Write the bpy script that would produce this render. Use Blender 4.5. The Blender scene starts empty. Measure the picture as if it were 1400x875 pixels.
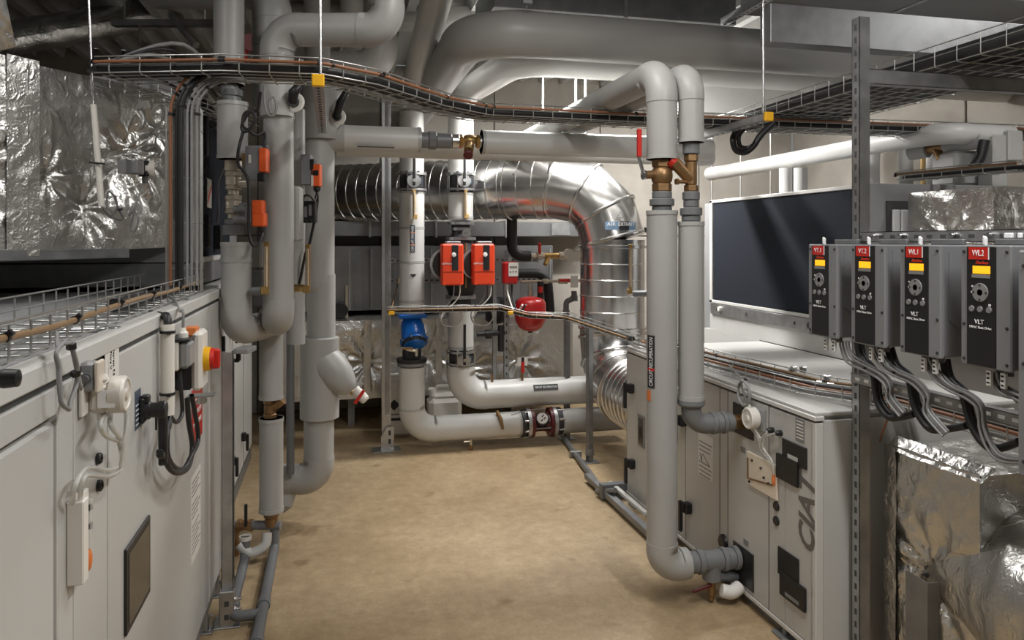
import bpy, math, random
from mathutils import Vector, Matrix, noise
random.seed(7)
V = Vector
scene = bpy.context.scene
COL = scene.collection

# ------------------------------------------------------------ camera, world, exposure, lights
H = 1.75
FPX = 1011.0
YAW = math.radians(13.62)
cs, sn = math.cos(YAW), math.sin(YAW)
cam = bpy.data.cameras.new('camera'); camo = bpy.data.objects.new('camera', cam); COL.objects.link(camo)
cam.sensor_width = 36.0; cam.lens = FPX / 1400 * 36.0; cam.shift_y = -(437.5 - 330.0) / 1400
cam.clip_start = 0.05
camo.location = (0, 0, H); camo.rotation_euler = (math.pi / 2, 0, -YAW)
scene.camera = camo
scene.view_settings.view_transform = 'Standard'
scene.view_settings.look = 'None'
scene.view_settings.gamma = 1.0
scene.view_settings.use_curve_mapping = False
scene.view_settings.exposure = 0.15
wd = bpy.data.worlds.new('world'); scene.world = wd; wd.use_nodes = True
wd.node_tree.nodes['Background'].inputs[0].default_value = (.6, .62, .65, 1)
wd.node_tree.nodes['Background'].inputs[1].default_value = 0.3

def area(name, loc, sx, sy, power, rot=(0, 0, 0), col=(1, .985, .96)):
    l = bpy.data.lights.new(name, 'AREA'); l.shape = 'RECTANGLE'; l.size = sx; l.size_y = sy
    l.energy = power; l.color = col
    o = bpy.data.objects.new(name, l); o.location = loc; o.rotation_euler = rot; COL.objects.link(o)
    return o
LUM = [  # unseen ceiling lights added for brightness, the one behind the pipes inferred: x, y, z, length along x, length along y, power
    (1.60, 0.7, 3.42, .16, 1.5, 58),
    (0.85, 2.5, 3.42, .16, 1.3, 20),
    (1.85, 5.6, 3.24, 1.3, .16, 130),
    (3.9, 2.6, 3.42, .16, 1.5, 16),
    (3.6, 6.4, 3.42, 1.5, .16, 80),
    (-1.3, 1.9, 3.42, .16, 1.5, 15),
]
for i, (x, y, z, a, b, p) in enumerate(LUM):
    area('unseen_tube_light', (x, y, z - .06), a, b, p)

# ------------------------------------------------------------ materials
def mat(name, col, rough=.5, metal=0., bump=0., bscale=40., mottle=0., mscale=6., emit=None, estr=0, spec=.5, trans=0., coat=0., aniso=None):
    m = bpy.data.materials.new(name); m.use_nodes = True
    nt = m.node_tree; b = nt.nodes['Principled BSDF']
    b.inputs['Base Color'].default_value = (*col, 1)
    b.inputs['Roughness'].default_value = rough
    b.inputs['Metallic'].default_value = metal
    b.inputs['Specular IOR Level'].default_value = spec
    if trans: b.inputs['Transmission Weight'].default_value = trans
    if coat: b.inputs['Coat Weight'].default_value = coat
    if emit:
        b.inputs['Emission Color'].default_value = (*emit, 1); b.inputs['Emission Strength'].default_value = estr
    tc = None
    if bump or mottle:
        tc = nt.nodes.new('ShaderNodeTexCoord')
    if mottle:
        n = nt.nodes.new('ShaderNodeTexNoise'); n.inputs['Scale'].default_value = mscale; n.inputs['Detail'].default_value = 5
        nt.links.new(tc.outputs['Object'], n.inputs['Vector'])
        r = nt.nodes.new('ShaderNodeMapRange'); r.inputs[1].default_value = .3; r.inputs[2].default_value = .7
        r.inputs[3].default_value = 1 - mottle; r.inputs[4].default_value = 1 + mottle
        nt.links.new(n.outputs['Fac'], r.inputs[0])
        x = nt.nodes.new('ShaderNodeMix'); x.data_type = 'RGBA'; x.blend_type = 'MULTIPLY'; x.inputs[0].default_value = 1
        x.inputs[6].default_value = (*col, 1)
        nt.links.new(r.outputs[0], x.inputs[7]); nt.links.new(x.outputs[2], b.inputs['Base Color'])
        r2 = nt.nodes.new('ShaderNodeMapRange'); r2.inputs[3].default_value = rough * .8; r2.inputs[4].default_value = min(1, rough * 1.2)
        nt.links.new(n.outputs['Fac'], r2.inputs[0]); nt.links.new(r2.outputs[0], b.inputs['Roughness'])
    if bump:
        n = nt.nodes.new('ShaderNodeTexNoise'); n.inputs['Scale'].default_value = bscale; n.inputs['Detail'].default_value = 4
        nt.links.new(tc.outputs['Object'], n.inputs['Vector'])
        bp = nt.nodes.new('ShaderNodeBump'); bp.inputs['Strength'].default_value = bump; bp.inputs['Distance'].default_value = .01
        nt.links.new(n.outputs['Fac'], bp.inputs['Height']); nt.links.new(bp.outputs[0], b.inputs['Normal'])
    return m

M = {}
M['jacket'] = mat('grey_pipe_jacket', (.385, .382, .37), .42, mottle=.05, mscale=3, bump=.08, bscale=9)
M['jacket_w'] = mat('pale_pipe_jacket', (.58, .578, .56), .38, mottle=.04, mscale=3, bump=.05, bscale=9)
M['tape'] = mat('jacket_tape', (.40, .398, .385), .3)
M['white'] = mat('unit_paint', (.50, .495, .475), .42, mottle=.035, mscale=2.2, bump=.02, bscale=6)
M['white_edge'] = mat('unit_edge_paint', (.58, .575, .55), .35)
M['groove'] = mat('gasket_dark', (.05, .05, .05), .7)
M['plastic_w'] = mat('white_plastic', (.72, .69, .63), .4)
M['cream'] = mat('cream_plastic', (.64, .60, .54), .35)
M['galv'] = mat('galvanised_steel', (.44, .445, .45), .38, metal=.9, mottle=.16, mscale=14)
M['galv_d'] = mat('dull_galvanised_steel', (.27, .275, .28), .5, metal=.75, mottle=.18, mscale=10)
M['wire'] = mat('zinc_wire', (.50, .50, .48), .35, metal=.9)
M['duct'] = mat('spiral_duct_zinc', (.62, .61, .60), .24, metal=1., mottle=.1, mscale=8)
M['steel'] = mat('bright_steel', (.6, .6, .6), .25, metal=1.)
M['black'] = mat('black_plastic', (.012, .012, .013), .42)
M['rubber'] = mat('black_rubber', (.015, .015, .015), .6)
M['castblack'] = mat('black_cast_iron', (.02, .02, .022), .45, bump=.1, bscale=60)
M['grey_pl'] = mat('grey_pvc', (.13, .135, .14), .45)
M['grey_fit'] = mat('grey_fittings', (.17, .175, .18), .42)
M['brass'] = mat('brass', (.55, .36, .14), .32, metal=.9, mottle=.12, mscale=30)
M['bronze'] = mat('bronze_casting', (.30, .18, .085), .42, metal=.75, bump=.12, bscale=90)
M['nickel'] = mat('nickel_brass', (.62, .56, .46), .3, metal=.7)
M['gold'] = mat('thermometer_gold', (.62, .42, .17), .4, metal=.35)
M['orange'] = mat('orange_plastic', (.80, .115, .02), .42)
M['pump'] = mat('pump_red_plastic', (.74, .058, .014), .4)
M['red'] = mat('red_enamel', (.42, .012, .012), .3, coat=.3)
M['dred'] = mat('dark_red_cast', (.10, .012, .014), .35)
M['label_red'] = mat('red_label', (.52, .02, .012), .4)
M['blue'] = mat('blue_enamel', (.006, .13, .52), .28, coat=.4)
M['yellow'] = mat('yellow_cap', (.85, .45, .01), .45)
M['cable_b'] = mat('brown_cable', (.25, .10, .045), .45)
M['cable_o'] = mat('tan_cable', (.24, .15, .075), .5)
M['cable_k'] = mat('black_cable', (.014, .014, .015), .45)
M['cable_g'] = mat('grey_cable', (.24, .24, .24), .45)
M['drive'] = mat('drive_grey', (.20, .203, .21), .42)
M['drive_s'] = mat('drive_side_grey', (.19, .193, .205), .45)
M['dark'] = mat('dark_panel_paint', (.020, .023, .030), .8, spec=.08)
M['dkglass'] = mat('dark_inspection_glass', (.03, .028, .026), .12)
M['unit_grey'] = mat('grey_unit_paint', (.26, .262, .265), .42, mottle=.06)
M['amber'] = mat('amber_screen', (.6, .28, .01), .4, emit=(1, .42, .01), estr=1.0)
M['paper'] = mat('paper', (.70, .68, .64), .6)
M['ink'] = mat('dark_ink', (.025, .025, .028), .6)
M['inkgrey'] = mat('grey_print', (.2, .2, .2), .6)
M['letter_w'] = mat('white_print', (.8, .8, .8), .5)
M['logo'] = mat('unit_logo_grey', (.13, .125, .115), .5)
M['lblue'] = mat('label_blue', (.06, .08, .11), .4)
M['lduct'] = mat('label_pale_blue', (.16, .25, .36), .4)
M['lorange'] = mat('label_orange', (.7, .2, .05), .5)
M['clear'] = mat('clear_tube', (.85, .85, .82), .15, trans=.6)
M['acrylic'] = mat('acrylic_plate', (.72, .64, .54), .12, spec=.7)
M['rib'] = mat('deck_steel', (.48, .48, .47), .5, metal=.2)
M['tin'] = mat('back_sheet_metal', (.30, .305, .31), .33, metal=.85, mottle=.15, mscale=4)
M['lamp'] = mat('lamp_diffuser', (.9, .9, .9), .5, emit=(1, .97, .92), estr=6)
M['red_ink'] = mat('red_logo_print', (.8, .06, .02), .5)
M['tan'] = mat('tan_board', (.42, .36, .27), .7)

def foil_material():
    m = bpy.data.materials.new('aluminium_foil_wrap'); m.use_nodes = True
    nt = m.node_tree; b = nt.nodes['Principled BSDF']
    b.inputs['Base Color'].default_value = (.66, .652, .63, 1); b.inputs['Metallic'].default_value = 1; b.inputs['Roughness'].default_value = .33
    tc = nt.nodes.new('ShaderNodeTexCoord')
    h = None
    for sc, w, dist in ((6., .8, 1.4), (24., .55, 1.2), (95., .22, .4)):
        n = nt.nodes.new('ShaderNodeTexNoise'); n.noise_type = 'RIDGED_MULTIFRACTAL'
        n.inputs['Scale'].default_value = sc; n.inputs['Detail'].default_value = 3; n.inputs['Distortion'].default_value = dist
        nt.links.new(tc.outputs['Object'], n.inputs['Vector'])
        mu = nt.nodes.new('ShaderNodeMath'); mu.operation = 'MULTIPLY'; mu.inputs[1].default_value = w
        nt.links.new(n.outputs['Fac'], mu.inputs[0])
        if h is None: h = mu.outputs[0]
        else:
            ad = nt.nodes.new('ShaderNodeMath'); ad.operation = 'ADD'; nt.links.new(h, ad.inputs[0]); nt.links.new(mu.outputs[0], ad.inputs[1]); h = ad.outputs[0]
    bp = nt.nodes.new('ShaderNodeBump'); bp.inputs['Strength'].default_value = .6; bp.inputs['Distance'].default_value = .012
    nt.links.new(h, bp.inputs['Height']); nt.links.new(bp.outputs[0], b.inputs['Normal'])
    return m
M['foil'] = foil_material()

def floor_material():
    m = bpy.data.materials.new('worn_screed_floor'); m.use_nodes = True
    nt = m.node_tree; b = nt.nodes['Principled BSDF']; b.inputs['Roughness'].default_value = .55
    tc = nt.nodes.new('ShaderNodeTexCoord')
    def nz(scale, det, rough=.6):
        n = nt.nodes.new('ShaderNodeTexNoise'); n.inputs['Scale'].default_value = scale; n.inputs['Detail'].default_value = det
        n.inputs['Roughness'].default_value = rough
        nt.links.new(tc.outputs['Object'], n.inputs['Vector']); return n
    n1 = nz(1.3, 8, .68); n2 = nz(14, 7, .75); n3 = nz(75, 5, .75)
    r1 = nt.nodes.new('ShaderNodeValToRGB'); r1.color_ramp.elements[0].position = .3; r1.color_ramp.elements[1].position = .72
    r1.color_ramp.elements[0].color = (.31, .220, .122, 1); r1.color_ramp.elements[1].color = (.50, .385, .238, 1)
    nt.links.new(n1.outputs['Fac'], r1.inputs[0])
    r2 = nt.nodes.new('ShaderNodeValToRGB'); r2.color_ramp.elements[0].position = .38; r2.color_ramp.elements[1].position = .66
    r2.color_ramp.elements[0].color = (.80, .77, .73, 1); r2.color_ramp.elements[1].color = (1.1, 1.1, 1.1, 1)
    nt.links.new(n2.outputs['Fac'], r2.inputs[0])
    x = nt.nodes.new('ShaderNodeMix'); x.data_type = 'RGBA'; x.blend_type = 'MULTIPLY'; x.inputs[0].default_value = .8
    nt.links.new(r1.outputs[0], x.inputs[6]); nt.links.new(r2.outputs[0], x.inputs[7])
    r3 = nt.nodes.new('ShaderNodeValToRGB'); r3.color_ramp.elements[0].position = .36; r3.color_ramp.elements[1].position = .5
    r3.color_ramp.elements[0].color = (.82, .79, .76, 1); r3.color_ramp.elements[1].color = (1, 1, 1, 1)
    nt.links.new(n3.outputs['Fac'], r3.inputs[0])
    x2 = nt.nodes.new('ShaderNodeMix'); x2.data_type = 'RGBA'; x2.blend_type = 'MULTIPLY'; x2.inputs[0].default_value = .8
    nt.links.new(x.outputs[2], x2.inputs[6]); nt.links.new(r3.outputs[0], x2.inputs[7])
    # dark speck stains
    n4 = nz(4.2, 2, .5)
    r4 = nt.nodes.new('ShaderNodeValToRGB'); r4.color_ramp.elements[0].position = .27; r4.color_ramp.elements[1].position = .34
    r4.color_ramp.elements[0].color = (.5, .42, .36, 1); r4.color_ramp.elements[1].color = (1, 1, 1, 1)
    nt.links.new(n4.outputs['Fac'], r4.inputs[0])
    x3 = nt.nodes.new('ShaderNodeMix'); x3.data_type = 'RGBA'; x3.blend_type = 'MULTIPLY'; x3.inputs[0].default_value = .6
    nt.links.new(x2.outputs[2], x3.inputs[6]); nt.links.new(r4.outputs[0], x3.inputs[7])
    nt.links.new(x3.outputs[2], b.inputs['Base Color'])
    bp = nt.nodes.new('ShaderNodeBump'); bp.inputs['Strength'].default_value = .12; bp.inputs['Distance'].default_value = .01
    nt.links.new(n2.outputs['Fac'], bp.inputs['Height']); nt.links.new(bp.outputs[0], b.inputs['Normal'])
    return m
M['floor'] = floor_material()
M['concrete'] = mat('precast_concrete', (.33, .305, .27), .8, mottle=.13, mscale=3, bump=.15, bscale=20)
M['concrete_g'] = mat('grey_concrete', (.22, .215, .21), .85, mottle=.1, mscale=3, bump=.15, bscale=20)

# ------------------------------------------------------------ coordinates: a photo pixel and a real distance give a point in the room
def W(px, py, d):
    u = (px - 700) / FPX * d
    return V((u * cs + d * sn, -u * sn + d * cs, H + (330 - py) / FPX * d))
def dirs(px):
    u = (px - 700) / FPX
    return u * cs + sn, -u * sn + cs
def WX(px, py, X):
    return W(px, py, X / dirs(px)[0])
def WY(px, py, Y):
    return W(px, py, Y / dirs(px)[1])
def WZ(px, py, Z):
    return W(px, py, (Z - H) * FPX / (330 - py))
def zz(py, d): return H + (330 - py) / FPX * d
XA, YA, ZA = V((1, 0, 0)), V((0, 1, 0)), V((0, 0, 1))

# ------------------------------------------------------------ mesh builder
class MB:
    def __init__(s): s.v = []; s.f = []; s.s = []
    def add(s, vs, fs, smooth=False):
        o = len(s.v); s.v += [V(p) for p in vs]
        for f in fs: s.f.append([i + o for i in f]); s.s.append(smooth)
        return s
    def obox(s, c, ax, ay, az, bev=0.):
        c = V(c); ax, ay, az = V(ax), V(ay), V(az)
        if ax.cross(ay).dot(az) < 0: ax = -ax
        if bev <= 0:
            vs = [c + ax * i + ay * j + az * k for i in (-1, 1) for j in (-1, 1) for k in (-1, 1)]
            return s.add(vs, [(0, 1, 3, 2), (4, 6, 7, 5), (0, 4, 5, 1), (2, 3, 7, 6), (0, 2, 6, 4), (1, 5, 7, 3)])
        A = [ax, ay, az]; L = [max(a.length, 1e-6) for a in A]
        bev = min(bev, *(l * .9 for l in L))
        vs = {}; out = []
        def vid(sg, ax_):
            k = (sg, ax_)
            if k not in vs:
                p = c.copy()
                for i in range(3):
                    p += A[i] * sg[i] * (1 if i == ax_ else (1 - bev / L[i]))
                vs[k] = len(out); out.append(p)
            return vs[k]
        fs = []
        for i in range(3):
            j, k = (i + 1) % 3, (i + 2) % 3
            for sg in (-1, 1):
                q = []
                for a, b in ((-1, -1), (1, -1), (1, 1), (-1, 1)):
                    t = [0, 0, 0]; t[i] = sg; t[j] = a; t[k] = b; q.append(vid(tuple(t), i))
                fs.append(q if sg > 0 else q[::-1])
        for i in range(3):
            j, k = (i + 1) % 3, (i + 2) % 3
            for a in (-1, 1):
                for b in (-1, 1):
                    def sgn(ci):
                        t = [0, 0, 0]; t[i] = ci; t[j] = a; t[k] = b; return tuple(t)
                    q = [vid(sgn(-1), j), vid(sgn(1), j), vid(sgn(1), k), vid(sgn(-1), k)]
                    fs.append(q if a * b < 0 else q[::-1])
        for a in (-1, 1):
            for b in (-1, 1):
                for d in (-1, 1):
                    q = [vid((a, b, d), 0), vid((a, b, d), 1), vid((a, b, d), 2)]
                    fs.append(q if a * b * d > 0 else q[::-1])
        return s.add(out, fs)
    def box(s, x0, x1, y0, y1, z0, z1, bev=0.):
        return s.obox(((x0 + x1) / 2, (y0 + y1) / 2, (z0 + z1) / 2), (abs(x1 - x0) / 2, 0, 0), (0, abs(y1 - y0) / 2, 0), (0, 0, abs(z1 - z0) / 2), bev)
    def tube(s, path, r, n=12, caps=True, closed=False):
        path = [V(p) for p in path]; m = len(path)
        rs = r if isinstance(r, (list, tuple)) else [r] * m
        T = []
        for i in range(m):
            if closed: t = path[(i + 1) % m] - path[i - 1]
            else: t = path[min(i + 1, m - 1)] - path[max(i - 1, 0)]
            T.append(t.normalized() if t.length > 1e-9 else ZA.copy())
        ref = ZA if abs(T[0].z) < .9 else XA
        nrm = (ref - T[0] * ref.dot(T[0])).normalized()
        vs = []
        for i in range(m):
            nrm = nrm - T[i] * nrm.dot(T[i])
            if nrm.length < 1e-6: nrm = T[i].orthogonal()
            nrm.normalize(); b = T[i].cross(nrm)
            for k in range(n):
                a = 2 * math.pi * k / n
                vs.append(path[i] + (nrm * math.cos(a) + b * math.sin(a)) * rs[i])
        fs = []
        for i in range(m if closed else m - 1):
            for k in range(n):
                k2 = (k + 1) % n; i2 = (i + 1) % m
                fs.append((i * n + k, i * n + k2, i2 * n + k2, i2 * n + k))
        s.add(vs, fs, True)
        if caps and not closed:
            s.add(vs[:n], [tuple(range(n))[::-1]]); s.add(vs[-n:], [tuple(range(n))])
        return s
    def lathe(s, o, axis, prof, n=20, smooth=False, up=None):
        o = V(o); a = V(axis).normalized(); x = (V(up) if up else a.orthogonal()); x = (x - a * x.dot(a)).normalized(); y = a.cross(x)
        def ring(t, r): return [o + a * t + (x * math.cos(2 * math.pi * k / n) + y * math.sin(2 * math.pi * k / n)) * r for k in range(n)]
        sm = n > 8
        if smooth:
            vs = []
            for t, r in prof: vs += ring(t, max(r, 1e-5))
            fs = [(i * n + k, i * n + (k + 1) % n, (i + 1) * n + (k + 1) % n, (i + 1) * n + k) for i in range(len(prof) - 1) for k in range(n)]
            s.add(vs, fs, True)
        else:
            for (t0, r0), (t1, r1) in zip(prof, prof[1:]):
                if abs(t0 - t1) < 1e-9 and abs(r0 - r1) < 1e-9: continue
                s.add(ring(t0, max(r0, 1e-5)) + ring(t1, max(r1, 1e-5)), [(k, (k + 1) % n, n + (k + 1) % n, n + k) for k in range(n)], sm)
        for (t, r), rev in ((prof[0], True), (prof[-1], False)):
            if r > 1e-4:
                q = tuple(range(n)); s.add(ring(t, r), [q[::-1] if rev else q])
        return s
    def cyl(s, p0, p1, r, n=16):
        p0, p1 = V(p0), V(p1)
        return s.lathe(p0, p1 - p0, [(0, r), ((p1 - p0).length, r)], n)
    def prism(s, pts, ext):
        pts = [V(p) for p in pts]; e = V(ext); n = len(pts)
        nn = sum(((pts[i] - pts[0]).cross(pts[(i + 1) % n] - pts[0]) for i in range(1, n - 1)), V((0, 0, 0)))
        if nn.dot(e) < 0: pts = pts[::-1]
        s.add(pts + [p + e for p in pts], [tuple(range(n))[::-1], tuple(range(n, 2 * n))] + [(i, (i + 1) % n, n + (i + 1) % n, n + i) for i in range(n)])
        return s
    def ell(s, c, rx, ry, rz, n=20, m=12):
        c = V(c); vs = []; fs = []
        for i in range(m + 1):
            t = math.pi * i / m
            for k in range(n):
                a = 2 * math.pi * k / n
                vs.append(c + V((rx * math.sin(t) * math.cos(a), ry * math.sin(t) * math.sin(a), -rz * math.cos(t))))
        for i in range(m):
            for k in range(n): fs.append((i * n + k, i * n + (k + 1) % n, (i + 1) * n + (k + 1) % n, (i + 1) * n + k))
        return s.add(vs, fs, True)
    def mesh(s, name, material):
        me = bpy.data.meshes.new(name)
        me.from_pydata([tuple(p) for p in s.v], [], s.f)
        me.polygons.foreach_set('use_smooth', s.s)
        me.materials.append(M[material] if isinstance(material, str) else material)
        me.validate(); me.update()
        return me

ROOTS = []
def T(name, label, cat, group=None):
    o = bpy.data.objects.new(name, None); COL.objects.link(o); o.empty_display_size = .05
    o['label'] = label; o['category'] = cat
    if group: o['group'] = group
    ROOTS.append(o); return o
def P(name, mb, material, parent, label=None, kind=None):
    o = bpy.data.objects.new(name, mb.mesh(name, material)); COL.objects.link(o); o.parent = parent
    if label: o['label'] = label
    if kind: o['kind'] = kind
    return o
def S(name, mb, material, label, cat, group=None):
    o = bpy.data.objects.new(name, mb.mesh(name, material)); COL.objects.link(o)
    o['label'] = label; o['category'] = cat
    if group: o['group'] = group
    ROOTS.append(o); return o
def ST(name, mb, material, parent=None):
    o = bpy.data.objects.new(name, mb.mesh(name, material)); COL.objects.link(o)
    if parent: o.parent = parent
    else: o['kind'] = 'structure'
    return o
def place(name, me, parent, loc, ax=None, ay=None, az=None, label=None):
    o = bpy.data.objects.new(name, me); COL.objects.link(o); o.parent = parent
    if ax is not None:
        m = Matrix((V(ax), V(ay), V(az))).transposed().to_4x4(); m.translation = V(loc); o.matrix_basis = m
    else: o.location = loc
    if label: o['label'] = label
    return o
def TX(name, body, loc, xa, ya, size, material, parent, shear=0., align='CENTER', width=None, ext=.0006, bold=0.):
    cu = bpy.data.curves.new(name, 'FONT'); cu.body = body; cu.size = size; cu.align_x = align; cu.align_y = 'CENTER'
    cu.extrude = ext; cu.offset = bold; cu.shear = shear; cu.resolution_u = 3
    tmp = bpy.data.objects.new('t', cu); COL.objects.link(tmp)
    dg = bpy.context.evaluated_depsgraph_get()
    me = bpy.data.meshes.new_from_object(tmp.evaluated_get(dg)); bpy.data.objects.remove(tmp)
    me.materials.clear(); me.materials.append(M[material]); me.name = name
    xa, ya = V(xa).normalized(), V(ya).normalized(); za = xa.cross(ya)
    sx = 1.
    if width:
        xs = [v.co.x for v in me.vertices]; w = max(xs) - min(xs); sx = width / w if w > 0 else 1
    m = Matrix((xa * sx, ya, za)).transposed().to_4x4(); m.translation = V(loc)
    me.transform(m)
    o = bpy.data.objects.new(name, me); COL.objects.link(o); o.parent = parent
    return o

def fil(pts, R, n=8):
    pts = [V(p) for p in pts]; out = [pts[0]]
    for i in range(1, len(pts) - 1):
        r = R[i - 1] if isinstance(R, (list, tuple)) else R
        a, b, c = pts[i - 1], pts[i], pts[i + 1]
        d1, d2 = (a - b).normalized(), (c - b).normalized()
        ang = d1.angle(d2, math.pi)
        if ang > math.pi - .02 or r <= 0: out.append(b); continue
        t = min(r / math.tan(ang / 2), (a - b).length * .49 if i > 1 else (a - b).length * .98, (c - b).length * .49 if i < len(pts) - 2 else (c - b).length * .98)
        rr = t * math.tan(ang / 2)
        ctr = b + (d1 + d2).normalized() * (rr / math.sin(ang / 2))
        s0 = b + d1 * t - ctr; s1 = b + d2 * t - ctr
        ax = s0.cross(s1).normalized(); tot = s0.angle(s1)
        for k in range(n + 1): out.append(ctr + Matrix.Rotation(tot * k / n, 3, ax) @ s0)
    out.append(pts[-1]); return out
def cat(pts, n=6):
    pts = [V(p) for p in pts]; out = []
    for i in range(len(pts) - 1):
        p0 = pts[max(i - 1, 0)]; p1 = pts[i]; p2 = pts[i + 1]; p3 = pts[min(i + 2, len(pts) - 1)]
        for k in range(n):
            t = k / n
            out.append(.5 * ((2 * p1) + (p2 - p0) * t + (2 * p0 - 5 * p1 + 4 * p2 - p3) * t * t + (3 * p1 - p0 - 3 * p2 + p3) * t ** 3))
    out.append(pts[-1]); return out

def pipe_parts(root, pts, r, R, material='jacket', n=28, rings=(), elbow_mat=None, name='jacket'):
    """straight jackets and slightly proud elbow covers under one pipe"""
    pts = [V(p) for p in pts]; ends = [pts[0]]
    segs = []
    cur = pts[0]
    for i in range(1, len(pts) - 1):
        a, b, c = pts[i - 1], pts[i], pts[i + 1]
        d1, d2 = (a - b).normalized(), (c - b).normalized(); ang = d1.angle(d2)
        Ri = R[i - 1] if isinstance(R, (list, tuple)) else R
        t = min(Ri / math.tan(ang / 2), (cur - b).length * .97, (c - b).length * (.49 if i < len(pts) - 2 else .97))
        s0, s1 = b + d1 * t, b + d2 * t
        segs.append((cur, s0))
        e = min(.03, (cur - s0).length * .5)
        path = [s0 + d1 * e] + fil([s0, b, s1], t * math.tan(ang / 2) , 10) + [s1 + d2 * .02]
        P('elbow_jacket', MB().tube(path, r + .0025, n), elbow_mat or material, root)
        cur = s1
    segs.append((cur, pts[-1]))
    for a, b in segs:
        L = (b - a).length
        if L < .004: continue
        P(name, MB().lathe(a, b - a, [(0, r), (L, r)], n), material, root)
    for (p, q) in rings:
        p = V(p); q = V(q)
        P('end_ring', MB().lathe(p, q, [(0, r * .9), (0, r + .003), (.02, r + .003), (.02, r)], n), 'tape', root)
def pipe(label, pts, r, R, material='jacket', rings=(), group=None, n=28):
    t = T('insulated_pipe', label, 'pipe', group)
    pipe_parts(t, pts, r, R, material, n, rings)
    return t
def seam_rings(root, a, b, r, ts):
    a, b = V(a), V(b); d = (b - a)
    for t in ts:
        P('joint_tape', MB().lathe(a + d * t - d.normalized() * .012, d, [(0, r), (.001, r + .0018), (.023, r + .0018), (.024, r)], 28), 'tape', root)

def cable(label, pts, r, material, smooth=True, ties=(), group=None, n=8, cat_='cable', name='cable', seg=6):
    path = cat(pts, seg) if smooth else [V(p) for p in pts]
    mb = MB().tube(path, r, n)
    if not ties:
        return S(name, mb, material, label, cat_, group)
    t = T(name, label, cat_, group); P('sheath', mb, material, t)
    m = len(path)
    for q in ties:
        i = min(max(int(q * (m - 1)), 0), m - 2); d = (path[i + 1] - path[i]).normalized()
        P('cable_tie', MB().lathe(path[i] - d * .006, d, [(0, r * 1.0), (0, r * 1.35), (.012, r * 1.35), (.012, r)], 10).obox(path[i] + d.orthogonal().normalized() * r * 1.5, d * .006, d.orthogonal().normalized() * .006, d.cross(d.orthogonal()).normalized() * .006), 'black', t)
    return t

def tray(label, path, side, up, width, height, step, group=None, nbot=None, wr=.0028, ends=True):
    """wire basket tray: path = centre of its floor; U-shaped cross wires and long wires, each a part"""
    t = T('basket_tray', label, 'cable tray', group)
    path = [V(p) for p in path]; up = V(up); m = len(path)
    dirs_ = [(path[i + 1] - path[i]).normalized() for i in range(m - 1)]
    sides = [d.cross(up).normalized() for d in dirs_]
    vs = []
    for i in range(m):
        if i == 0: vs.append(sides[0])
        elif i == m - 1: vs.append(sides[-1])
        else:
            b = (sides[i - 1] + sides[i]).normalized(); vs.append(b / max(b.dot(sides[i]), .3))
    nb = nbot or max(3, int(round(width / .06)) + 1)
    offs = [(-width / 2 + width * k / (nb - 1), 0) for k in range(nb)]
    offs += [(sg * width / 2, height * q) for sg in (-1, 1) for q in (.5, 1.)]
    for x, z in offs:
        P('rail_wire', MB().tube([path[i] + vs[i] * x + up * (z + wr * 2) for i in range(m)], wr, 6), 'wire', t)
    hw = width / 2 + wr
    um = MB().tube(fil([V((-hw, 0, height)), V((-hw, 0, 0)), V((hw, 0, 0)), V((hw, 0, height))], .012, 3), wr, 6).mesh('cross_wire', 'wire')
    for i in range(m - 1):
        L = (path[i + 1] - path[i]).length; k = max(1, int(L / step))
        for q in range(k):
            p = path[i].lerp(path[i + 1], (q + .5) / k)
            place('cross_wire', um, t, p, sides[i], dirs_[i], up)
    return t

def along(path, lat, upoff, up=ZA):
    path = [V(p) for p in path]; out = []
    m = len(path)
    ds = [(path[i + 1] - path[i]).normalized() for i in range(m - 1)]
    ss = [d.cross(up).normalized() for d in ds]
    for i in range(m):
        if i == 0: s_ = ss[0]
        elif i == m - 1: s_ = ss[-1]
        else:
            b = (ss[i - 1] + ss[i]).normalized(); s_ = b / max(b.dot(ss[i]), .3)
        out.append(path[i] + s_ * lat + V(up) * upoff)
    return out

def strut(label, p0, p1, face, w=.041, dpt=.041, slots=True, name='strut_post', cat_='strut', group=None, mat_='galv', step=.075, root=None):
    """C channel: open back, slotted face looking along `face`"""
    p0, p1 = V(p0), V(p1); a = (p1 - p0); L = a.length; a.normalize(); f = V(face); f = (f - a * f.dot(a)).normalized(); s = a.cross(f)
    t = root or T(name, label, cat_, group)
    c = (p0 + p1) / 2; th = .0025
    web = MB()
    web.obox(c + f * (dpt / 2 - th / 2), s * (w / 2), a * (L / 2), f * (th / 2))
    for sg in (-1, 1):
        web.obox(c + s * sg * (w / 2 - th / 2), s * (th / 2), a * (L / 2), f * (dpt / 2))
        web.obox(c + s * sg * (w / 2 - .006) - f * (dpt / 2 - th / 2), s * .006, a * (L / 2), f * (th / 2))
    P('channel', web, mat_, t)
    if slots:
        sm = MB().obox(V((0, 0, 0)), s * .0065, a * .0125, f * .001, .0008).mesh('slot', 'groove')
        k = int(L / step)
        for i in range(min(k, 120)):
            place('slot', sm, t, p0 + a * (step * (i + .5)) + f * (dpt / 2 + .0003))
    return t

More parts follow.
